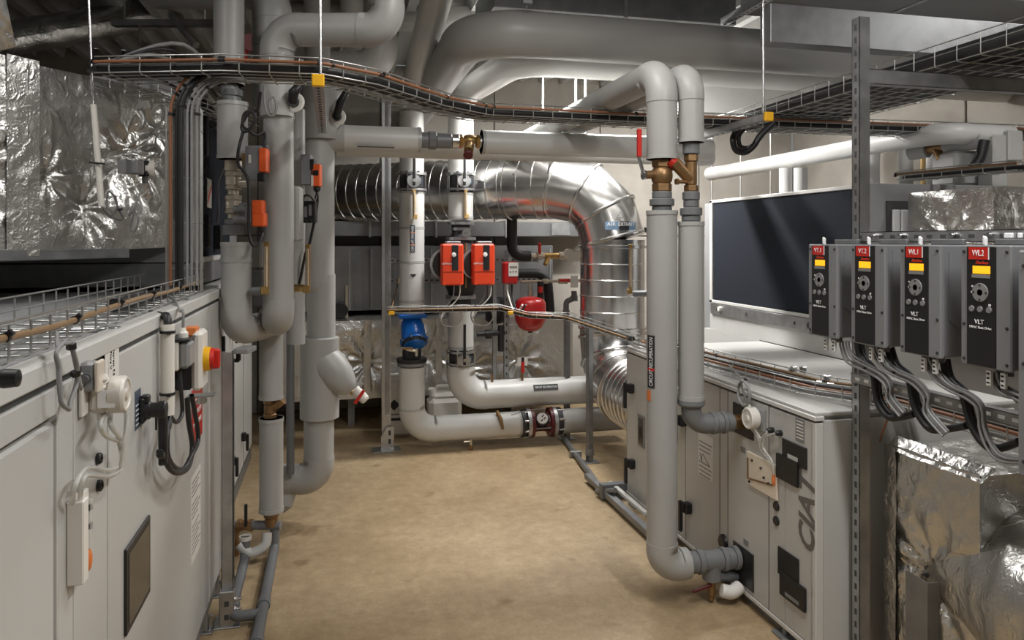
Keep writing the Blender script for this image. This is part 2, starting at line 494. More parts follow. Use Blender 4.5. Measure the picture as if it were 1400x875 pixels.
def foil_patch(mb, p00, p10, p11, p01, nu, nv, amp, pins=(), seed=0., nrm=None, edge=True):
    """quilted foil: a bilinear patch pushed out between its pins and creased toward them"""
    p00, p10, p11, p01 = V(p00), V(p10), V(p11), V(p01)
    n = nrm or (p10 - p00).cross(p01 - p00).normalized()
    vs = []
    for j in range(nv + 1):
        for i in range(nu + 1):
            u, v = i / nu, j / nv
            p = p00.lerp(p10, u).lerp(p01.lerp(p11, u), v)
            e = min(u, 1 - u, v, 1 - v) * 8; e = min(1, e)
            q = p * 4.5 + V((seed, seed * .7, 0))
            h = amp * .9 * noise.noise(q) + amp * .5 * (1 - abs(noise.noise(q * 3.1)) * 2) * .6 + amp * .22 * noise.noise(q * 9)
            for (a, b, rad) in pins:
                c = p00.lerp(p10, a).lerp(p01.lerp(p11, a), b); dv = p - c; r = dv.length
                if r < rad:
                    w = (1 - r / rad)
                    ax = (p10 - p00).normalized(); ay = n.cross(ax)
                    th = math.atan2(dv.dot(ay), dv.dot(ax))
                    h -= amp * 2.6 * w ** 2.5
                    h += amp * 1.1 * w * math.sin(th * 9 + 3 * noise.noise(V((th * 1.3, seed, a)))) * min(1, r / (rad * .12))
            vs.append(p + n * h * (e if edge else 1))
    fs = [(j * (nu + 1) + i, j * (nu + 1) + i + 1, (j + 1) * (nu + 1) + i + 1, (j + 1) * (nu + 1) + i) for j in range(nv) for i in range(nu)]
    mb.add(vs, fs, True)
# ============================================================ the room
XL, XR, YB, YF, ZC = -3.2, 5.4, 7.9, -2.2, 3.62
ST('floor', MB().box(XL - .2, XR + .2, YF - .2, YB + .2, -.1, 0), 'floor')
def panel_wall(name, a, b, nrm, material, n, rows=2):
    """precast wall: backing plus separate panels with recessed joints"""
    a, b = V(a), V(b); d = (b - a); L = d.length; d.normalize(); nv = V(nrm)
    mb = MB().obox((a + b) / 2 - nv * .12 + ZA * (ZC / 2), d * (L / 2), nv * .08, ZA * (ZC / 2))
    w = ST(name, mb, 'concrete_g')
    pw, ph = L / n, ZC / rows
    me = MB().obox((0, 0, 0), d * (pw / 2 - .006), nv * .025, ZA * (ph / 2 - .006), .006).mesh('wall_panel', material)
    for i in range(n):
        for j in range(rows):
            place('wall_panel', me, w, a + d * pw * (i + .5) + ZA * ph * (j + .5) - nv * (.025 + .003 * ((i * 7 + j * 3) % 3)))
panel_wall('wall_back', (XL, YB, 0), (XR, YB, 0), (0, -1, 0), 'concrete', 7)
panel_wall('wall_right', (XR, YF, 0), (XR, YB, 0), (-1, 0, 0), 'concrete', 8)
ST('wall_left', MB().box(XL - .15, XL, YF, YB, 0, ZC), 'concrete_g')
ST('wall_front', MB().box(XL, XR, YF - .15, YF, 0, ZC), 'concrete_g')
# profiled steel deck ceiling, ribs along the room
mb = MB(); pitch = .24; x = XL; prof = []
while x < XR:
    prof += [(x, ZC), (x + .12, ZC), (x + .145, ZC - .11), (x + .215, ZC - .11)]
    x += pitch
prof += [(x, ZC)]
vs = []
for px_, pz in prof: vs += [V((px_, YF, pz)), V((px_, YB, pz))]
mb.add(vs, [(2 * i, 2 * i + 1, 2 * i + 3, 2 * i + 2) for i in range(len(prof) - 1)])
mb.box(XL - .2, XR + .4, YF, YB, ZC + .01, ZC + .1)
ST('ceiling', mb, 'rib')
for i, (x, y, z, a, b, p) in enumerate(LUM):  # bodies for the added lights and the inferred one behind the pipes
    t = T('unseen_luminaire', ['added unseen tube light above the near end of the aisle', 'added unseen tube light above the middle of the aisle',
        'slim tube luminaire behind the two big overhead pipes', 'added unseen tube light above the grey drives',
        'added unseen tube light above the far end of the dark panelled unit', 'added unseen tube light above the left white unit'][i], 'ceiling light')
    P('housing', MB().box(x - a / 2 - .02, x + a / 2 + .02, y - b / 2 - .02, y + b / 2 + .02, z - .005, z + .05, .008), 'plastic_w', t)
    P('diffuser', MB().box(x - a / 2, x + a / 2, y - b / 2, y + b / 2, z - .035, z - .005, .01), 'lamp', t)
    for q in (-.35, .35):
        hx, hy = (x + q * a, y) if a > b else (x, y + q * b)
        P('hanger_rod', MB().cyl((hx, hy, z + .05), (hx, hy, ZC - .1), .005, 8), 'steel', t)

# ============================================================ left white air handling unit
XF = -.55
def LF(px, py, off=0.): return WX(px, py, XF + off)
ahu = T('air_handling_unit', 'long white air handling unit along the left side of the aisle', 'air handling unit')
P('casing', MB().box(-2.3, XF - .032, .22, 3.98, .06, 1.498), 'white', ahu)
P('top_edge_rail', MB().box(XF - .05, XF + .004, .2, 4.0, 1.468, 1.512, .004), 'white_edge', ahu)
P('gasket_line', MB().box(XF - .03, XF - .008, .22, 3.98, 1.452, 1.468), 'groove', ahu)
seams = [.21, 1.694, 1.796, 2.05, 3.62, 3.99]
for i, (a, b) in enumerate(zip(seams, seams[1:])):
    if i == 0:
        P('header_panel', MB().box(XF - .034, XF, a, b - .004, 1.395, 1.452, .003), 'white', ahu)
        P('access_door', MB().box(XF - .034, XF - .002, a, b - .008, .1, 1.383, .006), 'white', ahu)
    else:
        P('side_panel', MB().box(XF - .034, XF - (.0 if i != 2 else .001), a + .003, b - .003, .1, 1.452, .004), 'white', ahu)
    P('panel_seam', MB().box(XF - .03, XF + .0012, b - .0035, b + .0005, .1, 1.452, .001), 'white_edge', ahu)
P('base_rail', MB().box(XF - .08, XF - .01, .2, 3.98, .03, .1, .004).box(XF - .09, XF - .07, .2, 3.98, .0, .1), 'galv_d', ahu)
for y in (3.55, 3.9):
    f = P('levelling_foot', MB().box(XF - .07, XF + .03, y - .04, y + .04, 0, .008, .002).box(XF - .05, XF + .005, y - .025, y + .025, .008, .11, .003), 'galv', ahu)
    P('bolt', MB().lathe((XF + .015, y, .008), ZA, [(0, .006), (.05, .006), (.05, .012), (.062, .012)], 6), 'steel', f)
# inspection glass, grommets, handle knob, print
c = [LF(169, 752), LF(202, 718), LF(204, 805), LF(171, 868)]
y0, y1 = c[0].y, c[1].y; z1, z0 = c[0].z, c[3].z
w = P('inspection_window', MB().box(XF, XF + .008, y0, y1, z0, z1, .003), 'black', ahu)
P('glass', MB().box(XF + .008, XF + .0095, y0 + .02, y1 - .02, z0 + .02, z1 - .02), 'dkglass', w)
for q in ((133, 627), (134, 664)):
    p = LF(*q); P('grommet', MB().lathe(p, XA, [(0, .014), (.006, .014), (.01, .011), (.01, .006), (.002, .006)], 20), 'black', ahu)
p = LF(0, 510); 
k = P('latch_knob', MB().lathe(p + V((-.02, -.06, 0)), XA, [(0, .018), (.02, .018), (.03, .012), (.05, .016), (.07, .014), (.075, 0)], 20), 'black', ahu)
def face_sheet(name, a, b, root, X=XF, off=.0012, m_='paper', sgn=1):
    return P(name, MB().box(X + sgn * .0, X + sgn * off, min(a.y, b.y), max(a.y, b.y), min(a.z, b.z), max(a.z, b.z)), m_, root)
a, b = LF(143, 478), LF(162, 512)
st = face_sheet('sticker', a, b, ahu)
cy, cz = (a.y + b.y) / 2, (a.z + b.z) / 2
TX('lettering', 'Depress. F.5', (XF + .0016, cy + .012, cz), (0, 0, -1), YA, .021, 'ink', st, width=abs(a.z - b.z) * .85)
TX('lettering', 'Filtre V', (XF + .0016, cy - .014, cz + .008), (0, 0, -1), YA, .021, 'ink', st, width=abs(a.z - b.z) * .55)
a, b = LF(184, 536), LF(192, 582); st = face_sheet('rating_label', a, b, ahu, m_='lblue')
for i in range(5):
    P('print_line', MB().box(XF + .0012, XF + .0018, a.y + .008, b.y - .008, b.z + .012 + i * .014, b.z + .015 + i * .014), 'letter_w', st)
a, b = LF(261, 655), LF(274, 745); st = face_sheet('document_sheet', a, b, ahu)
for i in range(17):
    if i in (4, 9): continue
    zq = a.z - .03 - i * (a.z - b.z - .05) / 17
    P('print_line', MB().box(XF + .0012, XF + .0018, a.y + .015, b.y - .015 - .03 * (i % 3), zq, zq + .006), 'inkgrey', st)
a, b = LF(262, 535), LF(276, 592); st = face_sheet('warning_sign', a, b, ahu, m_='label_red', off=.002)
cy = (a.y + b.y) / 2
for i, s_ in enumerate(('STOP', 'DANGER', 'MACHINE')):
    TX('lettering', s_, (XF + .0026, cy, a.z - .06 - i * .045), YA, ZA, .03, 'letter_w', st, width=(b.y - a.y) * .75)
# base frame print on the top of the unit: seams of the lid
for y in (1.7, 2.5, 3.3):
    P('lid_panel', MB().box(-2.28, XF - .05, y - .79, y + .0, 1.498, 1.503, .002), 'unit_grey', ahu)
P('lid_panel', MB().box(-2.28, XF - .05, 3.302, 3.98, 1.498, 1.503, .002), 'unit_grey', ahu)

# differential pressure switch, its box, tubes, and the inclined manometer
t = T('pressure_switch', 'round cream pressure switch on the left white unit', 'pressure switch')
p = LF(119, 539)
P('mount_plate', MB().obox(p + V((.006, -.02, .01)), (.005, 0, 0), (0, .045, 0), (0, 0, .05), .003), 'plastic_w', t)
P('body', MB().obox(p + V((.030, 0, -.005)), (.022, 0, 0), (0, .034, 0), (0, 0, .036), .012), 'cream', t)
P('dial_cap', MB().lathe(p + V((.048, .004, -.004)), XA, [(0, .040), (.004, .043), (.03, .043), (.036, .039), (.036, .034), (.033, .032), (.033, .014), (.038, .012), (.038, 0)], 32), 'cream', t)
P('cable_gland', MB().lathe(p + V((.035, -.012, .03)), V((.3, -.6, .55)), [(0, .013), (.010, .013), (.010, .010), (.02, .010), (.022, .006)], 16), 'plastic_w', t)
P('data_plate', MB().obox(p + V((.05, -.036, -.006)), (.018, 0, 0), (0, .001, 0), (0, 0, .02)), 'letter_w', t)
for q in (-.012, .012):
    P('hose_nipple', MB().lathe(p + V((.03, q, -.04)), V((0, 0, -1)), [(0, .007), (.02, .005), (.02, .003)], 12), 'plastic_w', t)
t = T('junction_box', 'clear grey junction box left of the round cream pressure switch', 'junction box')
a = LF(107, 496); b = WX(142, 500, XF + .04); zc = zz(515, 1.66)
P('housing', MB().box(XF, XF + .032, a.y, b.y, zc - .033, zc + .033, .006), 'unit_grey', t)
P('clear_cover', MB().box(XF + .032, XF + .042, a.y - .002, b.y + .002, zc - .035, zc + .035, .003), 'acrylic', t)
P('cable_gland', MB().lathe((XF + .018, a.y, zc), -YA, [(0, .012), (.012, .012), (.012, .008), (.022, .008)], 12), 'grey_pl', t)
# tubing down to manometer
mtop = LF(105, 690, .03); g = LF(150, 560, .03)
for i, q in enumerate((-.012, .012)):
    pts = [g + V((0, q, .0)), LF(137 + 14 * i, 580, .05), LF(146 + 16 * i, 597, .05), LF(165 - 2 * i, 606, .04), LF(168, 630 + 6 * i, .035), LF(150, 643 + 8 * i, .03), LF(120, 640 + 10 * i, .035), LF(103 + 9 * i, 662, .035), LF(99 + 10 * i, 688, .02)]
    cable(['outer clear hose from the cream switch to the white manometer', 'inner clear hose from the cream switch to the white manometer'][i], pts, .0055, 'clear', n=10, cat_='hose', name='clear_hose')
pts = [g + V((.01, .02, .02)), LF(172, 560, .05), LF(172, 590, .05), LF(168, 610, .045), LF(166, 640, .04)]
cable('thick clear hose looping right of the cream switch', pts, .006, 'clear', n=10, cat_='hose', name='clear_hose')
t = T('inclined_manometer', 'white inclined manometer bracket with red fluid on the left unit', 'manometer')
a, b = LF(90, 687), LF(90, 803)
P('bracket', MB().box(XF, XF + .034, a.y, a.y + .035, b.z, a.z, .003), 'plastic_w', t)
a2, b2 = LF(107, 672, .004), LF(122, 784, .004)
a2.y = a.y + .036; b2 = WX(123, 780, XF + .02)
P('scale_plate', MB().box(XF, XF + .018, a2.y, b2.y, b2.z, a2.z, .002), 'plastic_w', t)
P('glass_tube', MB().cyl(V((XF + .026, a2.y + .03, b2.z + .06)), V((XF + .026, a2.y + .035, a2.z - .02)), .006, 12), 'clear', t)
P('fluid_bulb', MB().ell(V((XF + .024, a2.y + .03, b2.z + .035)), .008, .012, .026), 'lorange', t)
for q in (.2, .42, .86):
    P('screw', MB().lathe(V((XF + .018, a2.y + .032, a2.z + (b2.z - a2.z) * q)), XA, [(0, .008), (.010, .008), (.010, 0)], 10), 'black', t)
# coiled grey sensor cable
c0 = LF(92, 478, .02)
pts = [LF(78, 455, -.03), LF(79, 474, .01)]
ctr = LF(92, 515, .03)
for k in range(26):
    a = math.pi * .6 - k / 12 * 2 * math.pi
    pts.append(ctr + V((.004 * math.sin(k), .055 * math.cos(a) + .01 * math.sin(k * 2.1), .068 * math.sin(a) - .012 * math.cos(a))))
pts += [LF(110, 530, .03), LF(108, 516, .02)]
cable('coiled grey sensor cable hung on the left unit beside the junction box', pts, .0042, 'cable_g', ties=(.12, .6), n=8)
# vertical white conduit with two ties
t = T('cable_conduit', 'upright white conduit on the left white unit', 'conduit')
a, b = LF(229, 443, .03), LF(230, 566, .03)
P('tube', MB().lathe(V((a.x, a.y, b.z)), ZA, [(0, .021), (a.z - b.z, .021), (a.z - b.z, .018), (.0, .018)], 20), 'plastic_w', t)
for q in (.1, .78):
    zq = a.z + (b.z - a.z) * q
    P('cable_tie', MB().lathe(V((a.x, a.y, zq)), ZA, [(0, .021), (0, .024), (.008, .024), (.008, .021)], 20).obox(V((a.x + .01, a.y - .025, zq + .004)), (.006, 0, 0), (0, .01, 0), (0, 0, .005)), 'black', t)
cable('black cable going from the left basket tray into the white conduit', [LF(190, 428, -.15), LF(205, 429, -.08), LF(222, 432, .0), V((a.x, a.y, a.z + .015)), V((a.x, a.y, a.z - .1))], .013, 'cable_k', n=10)
# isolator switch group
t = T('isolator_switch', 'white isolator box with red and yellow rotary handle', 'isolator switch')
iy0, iy1, iz0, iz1 = 2.855, 2.975, 1.215, 1.416
P('back_box', MB().box(XF, XF + .055, iy0, iy1, iz0, iz1, .006), 'black', t)
P('cover', MB().box(XF + .055, XF + .092, iy0 - .006, iy1 + .01, iz0 - .005, iz1 + .008, .012), 'plastic_w', t)
ky = (iy0 + iy1) / 2 - .01; kz = zz(494, 2.66)
P('yellow_plate', MB().lathe((XF + .092, ky, kz), XA, [(0, .045), (.022, .043), (.022, 0)], 28), 'yellow', t)
P('red_handle', MB().lathe((XF + .114, ky, kz), XA, [(0, .040), (.014, .037), (.014, 0)], 24).obox((XF + .134, ky, kz), (.012, 0, 0), (0, .013, 0), (0, 0, .036), .006), 'label_red', t)
t = T('socket_box', 'small grey box with hinged cover left of the red isolator', 'switch box')
a, b = V((0, 2.735, zz(466, 2.56))), V((0, 2.845, zz(506, 2.56)))
P('housing', MB().box(XF, XF + .035, a.y, b.y, b.z, a.z, .005), 'plastic_w', t)
P('hinged_cover', MB().box(XF + .035, XF + .07, a.y + .003, b.y - .003, b.z + .006, a.z - .004, .010), 'unit_grey', t)
P('lid', MB().box(XF, XF + .072, a.y - .004, b.y + .004, a.z, a.z + .008, .002), 'black', t)
P('cable_gland', MB().lathe(V((XF + .04, (a.y + b.y) / 2, a.z + .006)), ZA, [(0, .017), (.018, .017), (.025, .011), (.036, .008)], 14), 'plastic_w', t)
gl = V((XF + .04, (a.y + b.y) / 2, a.z + .04))
cable('thin grey cable arching from tray into the grey socket box', [LF(232, 405, -.1), LF(240, 412, -.03), LF(246, 425, .02), gl + V((0, 0, .06)), gl], .005, 'cable_g')
P2 = LF(262, 452, .05)
S('tan_tag', MB().obox(P2, (.02, 0, 0), (0, .035, 0), (0, 0, .014), .002), 'lorange', 'small orange tag above the white isolator box', 'tag')
# black rotary plug fitting
t = T('door_handle_lock', 'bulky black twist lock left of the white conduit', 'handle lock')
p = LF(191, 561)
P('back_plate', MB().obox(p + V((.008, 0, 0)), (.008, 0, 0), (0, .02, 0), (0, 0, .038), .005), 'black', t)
P('barrel', MB().lathe(p + V((.012, .006, -.002)), XA, [(0, .027), (.014, .027), (.017, .022), (.04, .022), (.04, .026), (.056, .026), (.06, .022), (.06, 0)], 24), 'black', t)
P('lever', MB().obox(p + V((.014, .005, .032)), (.012, 0, 0), (0, .016, 0), (0, 0, .012), .004), 'black', t)
P('pin', MB().cyl(p + V((.04, .02, -.02)), p + V((.04, .02, -.065)), .003, 8), 'black', t)
# black flexible cables with loop
base = LF(232, 566, .03)
cable('thick black cable leaving the white conduit and looping to the isolator', [base + V((0, 0, .08)), base + V((0, 0, -.02)), LF(226, 600, .04), LF(228, 632, .045), LF(240, 646, .05), LF(256, 640, .055), LF(263, 612, .055), LF(258, 575, .05), LF(256, 545, .05)], .0095, 'cable_k', n=12)
cable('second black cable looping under the isolator box', [LF(262, 540, .05), LF(270, 585, .06), LF(270, 605, .06), LF(262, 622, .06), LF(252, 640, .05), LF(240, 640, .045), LF(229, 622, .04), LF(229, 585, .035), base], .0085, 'cable_k', n=12)
cable('short thin black cable under the grey socket box', [LF(245, 500, .03), LF(248, 540, .04), LF(249, 565, .04), LF(242, 577, .04), LF(235, 572, .035), LF(231, 562, .03)], .007, 'cable_k')
S('flat_cable_tail', MB().obox(LF(223, 595, .05), (.012, 0, 0), (0, .012, 0), (0, 0, .09), .004).obox(LF(220, 622, .05), (.01, 0, 0), (0, .02, -.012), (0, 0, .012), .004), 'cable_k', 'flat black cable tail hanging below the twist lock', 'cable')
t = T('cable_clip_box', 'steel cable gland bracket under the white isolator box', 'bracket')
p = LF(257, 541)
P('plate', MB().obox(p + V((.05, 0, 0)), (.05, 0, 0), (0, .03, 0), (0, 0, .003)), 'galv', t)
for q in (-.012, .014): P('gland', MB().lathe(p + V((.05, q, .0)), -ZA, [(0, .016), (.02, .016), (.02, .018), (.03, .018)], 12), 'steel', t)

# ============================================================ second left unit and upper module
t = T('rear_unit_casing', 'pale cabinet behind the left strut post', 'air handling unit')
P('casing', MB().box(-2.2, -.66, 4.06, 6.3, .08, 1.49), 'white', t)
for a, b in ((4.07, 4.5), (4.51, 5.1), (5.11, 5.7), (5.71, 6.29)):
    P('side_panel', MB().box(-.66, -.635, a, b, .12, 1.47, .004), 'white', t)
    P('panel_seam', MB().box(-.65, -.634, b + .002, b + .008, .12, 1.47), 'groove', t)
for y in (4.4, 5.0, 5.6):
    for z in (.35, 1.2):
        P('handle', MB().obox((-.62, y, z), (.016, 0, 0), (0, .02, 0), (0, 0, .03), .005).obox((-.595, y, z - .04), (.01, 0, 0), (0, .012, 0), (0, 0, .06), .004), 'black', t)
P('base_rail', MB().box(-.72, -.64, 4.06, 6.3, 0, .08), 'galv_d', t)
t = T('upper_unit_module', 'grey upper unit module with dark glazed door beside the foil duct', 'air handling unit')
P('casing', MB().box(-2.3, -.74, 4.24, 6.2, 1.64, 2.60), 'unit_grey', t)
P('base_plinth', MB().box(-2.3, -.70, 4.17, 6.2, 1.515, 1.635, .003), 'galv_d', t)
P('end_plate', MB().box(-2.3, -.74, 4.205, 4.24, 1.64, 2.6), 'unit_grey', t)
dr = P('door', MB().box(-.74, -.715, 4.27, 5.6, 1.66, 2.58, .003), 'dark', t)
P('door_frame', MB().box(-.735, -.69, 4.22, 4.27, 1.635, 2.6, .003), 'white_edge', dr)
P('door_frame', MB().box(-.735, -.69, 4.27, 5.6, 1.635, 1.665, .003), 'white_edge', dr)
P('door_frame', MB().box(-.735, -.69, 4.27, 5.6, 2.57, 2.6, .003), 'white_edge', dr)
for y, z0, z1 in ((4.38, 2.22, 2.48), (4.45, 1.72, 1.9), (4.9, 1.70, 1.85)):
    P('handle', MB().box(-.715, -.67, y - .03, y + .03, z0, z1, .006), 'black', dr)
for i in range(4): P('grommet', MB().lathe((-.715, 4.55, 2.0 + i * .06), XA, [(0, .014), (.008, .014), (.008, 0)], 12), 'black', dr)
st = P('sticker', MB().box(-.715, -.713, 4.62, 4.78, 1.95, 2.12), 'paper', dr)
P('print_line', MB().obox((-.7125, 4.70, 2.03), (.0006, 0, 0), (0, .06, .05), (0, -.008, .008)), 'red_ink', st)
P('lattice_bracket', MB().tube([(-.7, 4.25, 2.6), (-.55, 4.3, 2.52), (-.7, 4.4, 2.5), (-.55, 4.45, 2.42), (-.7, 4.55, 2.4)], .006, 6), 'wire', t)
cable('looped grey cable over the dark glazed door', [(-.69, 4.6, 2.42), (-.64, 4.68, 2.40), (-.62, 4.72, 2.25), (-.66, 4.68, 2.1), (-.65, 4.62, 1.95), (-.67, 4.7, 1.86)], .006, 'cable_g')

# ------------------------------------------------------------ big foil duct, upper left
t = T('foil_duct', 'large foil wrapped duct at the upper left', 'foil duct')
Dn, Df = 2.95, 3.86
zt, zb = 2.46, 1.72
n0, f0 = W(38, 0, Dn), W(237, 0, Df)
n0.z = f0.z = 0
back = V((-1, 0, 0)) * 1.0
def q(p, z): return V((p.x, p.y, z))
mb = MB()
foil_patch(mb, q(n0, zb - .02), q(f0, zb), q(f0, zt + .06), q(n0, zt), 110, 80, .014, pins=((.12, .42, .2), (.62, .55, .34), (.72, .6, .42), (.9, .75, .3), (.35, .25, .25)), seed=1.3)
foil_patch(mb, q(n0, zt), q(f0, zt + .06), q(f0 + back, zt + .06), q(n0 + back, zt), 50, 30, .015, seed=4.1)
foil_patch(mb, q(n0 + back, zb - .02), q(f0 + back, zb), q(f0, zb), q(n0, zb - .02), 50, 20, .012, seed=7.7)
P('wrapped_side', mb, 'foil', t)
n1 = n0 + V((-.12, -.05, 0)); n2 = n1 + V((-.55, -.75, 0))
mb = MB()
foil_patch(mb, q(n0 + V((-.05, -.066, 0)), zb - .03), q(n0 + V((.028, .04, 0)), zb - .03), q(n0 + V((.028, .04, 0)), zt + .02), q(n0 + V((-.05, -.066, 0)), zt + .02), 6, 60, .006, seed=2.2, edge=False)
P('taped_corner', mb, 'foil', t)
mb = MB()
foil_patch(mb, q(n2, zb - .06), q(n0, zb - .04), q(n0, zt + .01), q(n2, zt + .05), 60, 80, .014, pins=((.8, .42, .35), (.3, .6, .3)), seed=9.4)
foil_patch(mb, q(n2, zt + .05), q(n0 + V((-.03, 0, 0)), zt + .01), q(n0 + V((-1, 0, 0)), zt + .01), q(n2 + V((-.6, 0, 0)), zt + .05), 30, 30, .02, seed=3.4)
P('wrapped_elbow', mb, 'foil', t)
f_ = f0 + V((.0, .0, 0))
P('flange_frame', MB().obox(W(72, 348, 3.1), V((.3, .55, 0)) * .62, V((.03, -.015, 0)), (0, 0, .022), .003), 'galv_d', t)
# the raised foil flap at the far upper left
mb = MB(); foil_patch(mb, W(-30, 75, 2.75), W(22, 64, 2.85), W(4, -20, 2.7), W(-30, -20, 2.7), 20, 40, .02, seed=12.)
P('foil_flap', mb, 'foil', t)
# foil clad round pipe under the ceiling
mb = MB(); a, b = W(-40, 62, 4.6), W(245, 12, 6.2); vs = []; nn = 24
d = (b - a).normalized(); s1 = d.cross(ZA).normalized(); s2 = s1.cross(d)
for i in range(61):
    for k in range(nn + 1):
        an = 2 * math.pi * k / nn; p = a.lerp(b, i / 60); r_ = .115 + .012 * noise.noise(p * 6 + V((math.cos(an), math.sin(an), 0))) + .006 * noise.noise(p * 16 + V((math.cos(an) * 2, math.sin(an) * 2, 0)))
        vs.append(p + (s1 * math.cos(an) + s2 * math.sin(an)) * r_)
mb.add(vs, [(i * (nn + 1) + k, i * (nn + 1) + k + 1, (i + 1) * (nn + 1) + k + 1, (i + 1) * (nn + 1) + k) for i in range(60) for k in range(nn)], True)
S('foil_clad_pipe', mb, 'foil', 'thin foil clad pipe under the ribbed ceiling at upper left', 'pipe')
# rod, conduit and damper actuator in front of the foil duct
r0, r1 = W(120, -30, 3.15), W(131, 235, 3.15)
cable('threaded hanger rod in front of the big upper left foil duct', [r0, r1], .006, 'steel', smooth=False, cat_='rod', name='threaded_rod')
t = T('cable_conduit', 'slim grey conduit hanging in front of the big foil duct', 'conduit')
P('tube', MB().tube([W(128, 143, 3.12), W(139, 282, 3.12)], .013, 14), 'plastic_w', t)
P('cable_tie', MB().tube([W(122, 222, 3.1), W(143, 224, 3.1)], .004, 6), 'black', t)
t = T('damper_actuator', 'grey damper actuator with cream cover on the big foil duct', 'actuator')
c = W(178, 230, 3.36)
fd = (f0 - n0).normalized(); fn = V((fd.y, -fd.x, 0))
P('bracket', MB().obox(c - fd * .0648 + fn * .0216, fd * .0216, fn * .0216, ZA * .0324, .004), 'galv', t)
P('housing', MB().obox(c - fd * .0216 + fn * .0432, fd * .0252, fn * .0288, ZA * .0302, .005), 'unit_grey', t)
P('clamp', MB().obox(c + fd * .0252 + fn * .0504, fd * .0115, fn * .0252, ZA * .0360, .006), 'black', t)
P('cover', MB().lathe(c + fd * .0396 + fn * .0432, fd + fn * 1.2, [(0, .038), (.036, .042), (.040, .036), (.040, 0)], 24), 'cream', t)
P('gland', MB().lathe(c + fd * .0432 + fn * .0432 - ZA * .0360, -ZA, [(0, .014), (.03, .012), (.03, .006)], 12), 'grey_fit', t)
cable('grey cable curling down from the damper actuator', [c + fd * .045 + fn * .045 - ZA * .055, W(185, 280, 3.33), W(181, 300, 3.33), W(178, 312, 3.33), W(184, 316, 3.33), W(189, 300, 3.33), W(183, 288, 3.33), W(176, 296, 3.33)], .0045, 'cable_g')
cable('grey cable coil left of the damper actuator', [W(140, 284, 3.12), W(150, 296, 3.2), W(168, 300, 3.3), W(160, 280, 3.3), W(156, 268, 3.3), W(148, 262, 3.3), W(146, 280, 3.3), W(152, 294, 3.3), W(160, 285, 3.3), W(158, 268, 3.3)], .0045, 'cable_g', ties=(.3,))

# ============================================================ left basket tray on the unit
tp = [WZ(-60, 505, 1.53), WZ(12, 466, 1.53), WZ(130, 436, 1.53), WZ(235, 406, 1.53)]
ta = V((-.735, .7, 1.516)); tb = V((-.725, 3.75, 1.516))
tpath = [ta, tb]
tray('wire basket tray lying on top of the left white unit', tpath, 0, ZA, .26, .075, .105, nbot=4)
e = along(tpath, .115, .045)
cable('tan brown cable tied along the front of the left basket tray', [e[0].lerp(e[1], k / 8) + V((.012 + .004 * (k % 2), 0, .004 * (k % 3))) for k in range(9)], .0075, 'cable_o', ties=(.17, .3, .42, .55, .68, .82), n=10)
e = along(tpath, .03, .02)
cable('black cable bundle lying in the far end of the left basket tray', [e[0].lerp(e[1], .62) + V((.02, 0, .01)), e[0].lerp(e[1], .75), e[0].lerp(e[1], .88), e[1] + V((0, 0, .01))], .022, 'cable_k', n=12)
e = along(tpath, -.02, .012)
cable('thin grey cable on the floor of the left basket tray', [e[0].lerp(e[1], k / 6) + V((.03 * (k % 2), 0, 0)) for k in range(7)], .006, 'cable_g')
for i, k in enumerate((.16, .5, .83)):
    p = ta.lerp(tb, k)
    S('tray_bracket', MB().box(p.x - .16, p.x + .16, p.y - .02, p.y + .02, 1.503, 1.516, .002), 'galv', ['low bracket under the near end of the left tray', 'low bracket under the middle of the left tray', 'low bracket under the far end of the left tray'][i], 'bracket')

# ============================================================ vertical tray and cables up to the overhead tray
tv0, tv1 = W(254, 398, 3.08), W(254, 150, 3.08); tv0 = V((tv1.x, tv1.y, tv0.z))
tray('upright wire basket tray left of the pipe cluster', [tv0, tv1], 0, V((cs * 0, -1, 0)), .13, .05, .16, nbot=4)
def vc(px): return W(px, 200, 3.02)
def vcable(label, px, bend, m_, r, ties=()):
    p = vc(px)
    x1 = W(520, 100, 3.4)
    y = 3.40
    pts = fil([V((p.x, p.y, 1.57)), V((p.x, p.y, 2.41 + bend)), V((p.x + .25, p.y + .05, 2.41 + bend))], .14 + bend, 8)
    return cable(label, pts, r, m_, smooth=False, ties=ties, n=10)
vcable('black power cable climbing the upright basket tray', 247, .050, 'cable_k', .012, ties=(.2, .45))
vcable('second black power cable climbing the upright basket tray', 242, .056, 'cable_k', .008)
vcable('grey cable nearest the black ones on the upright tray', 256, .03, 'cable_g', .0055, ties=(.3,))
vcable('middle grey cable on the upright basket tray', 262, .022, 'cable_g', .0055)
vcable('outermost grey cable on the upright basket tray', 269, .012, 'cable_g', .0055, ties=(.15, .5))
vcable('copper brown cable climbing the outside of the upright basket tray', 233, .085, 'cable_b', .0065, ties=(.1, .3, .5, .7))
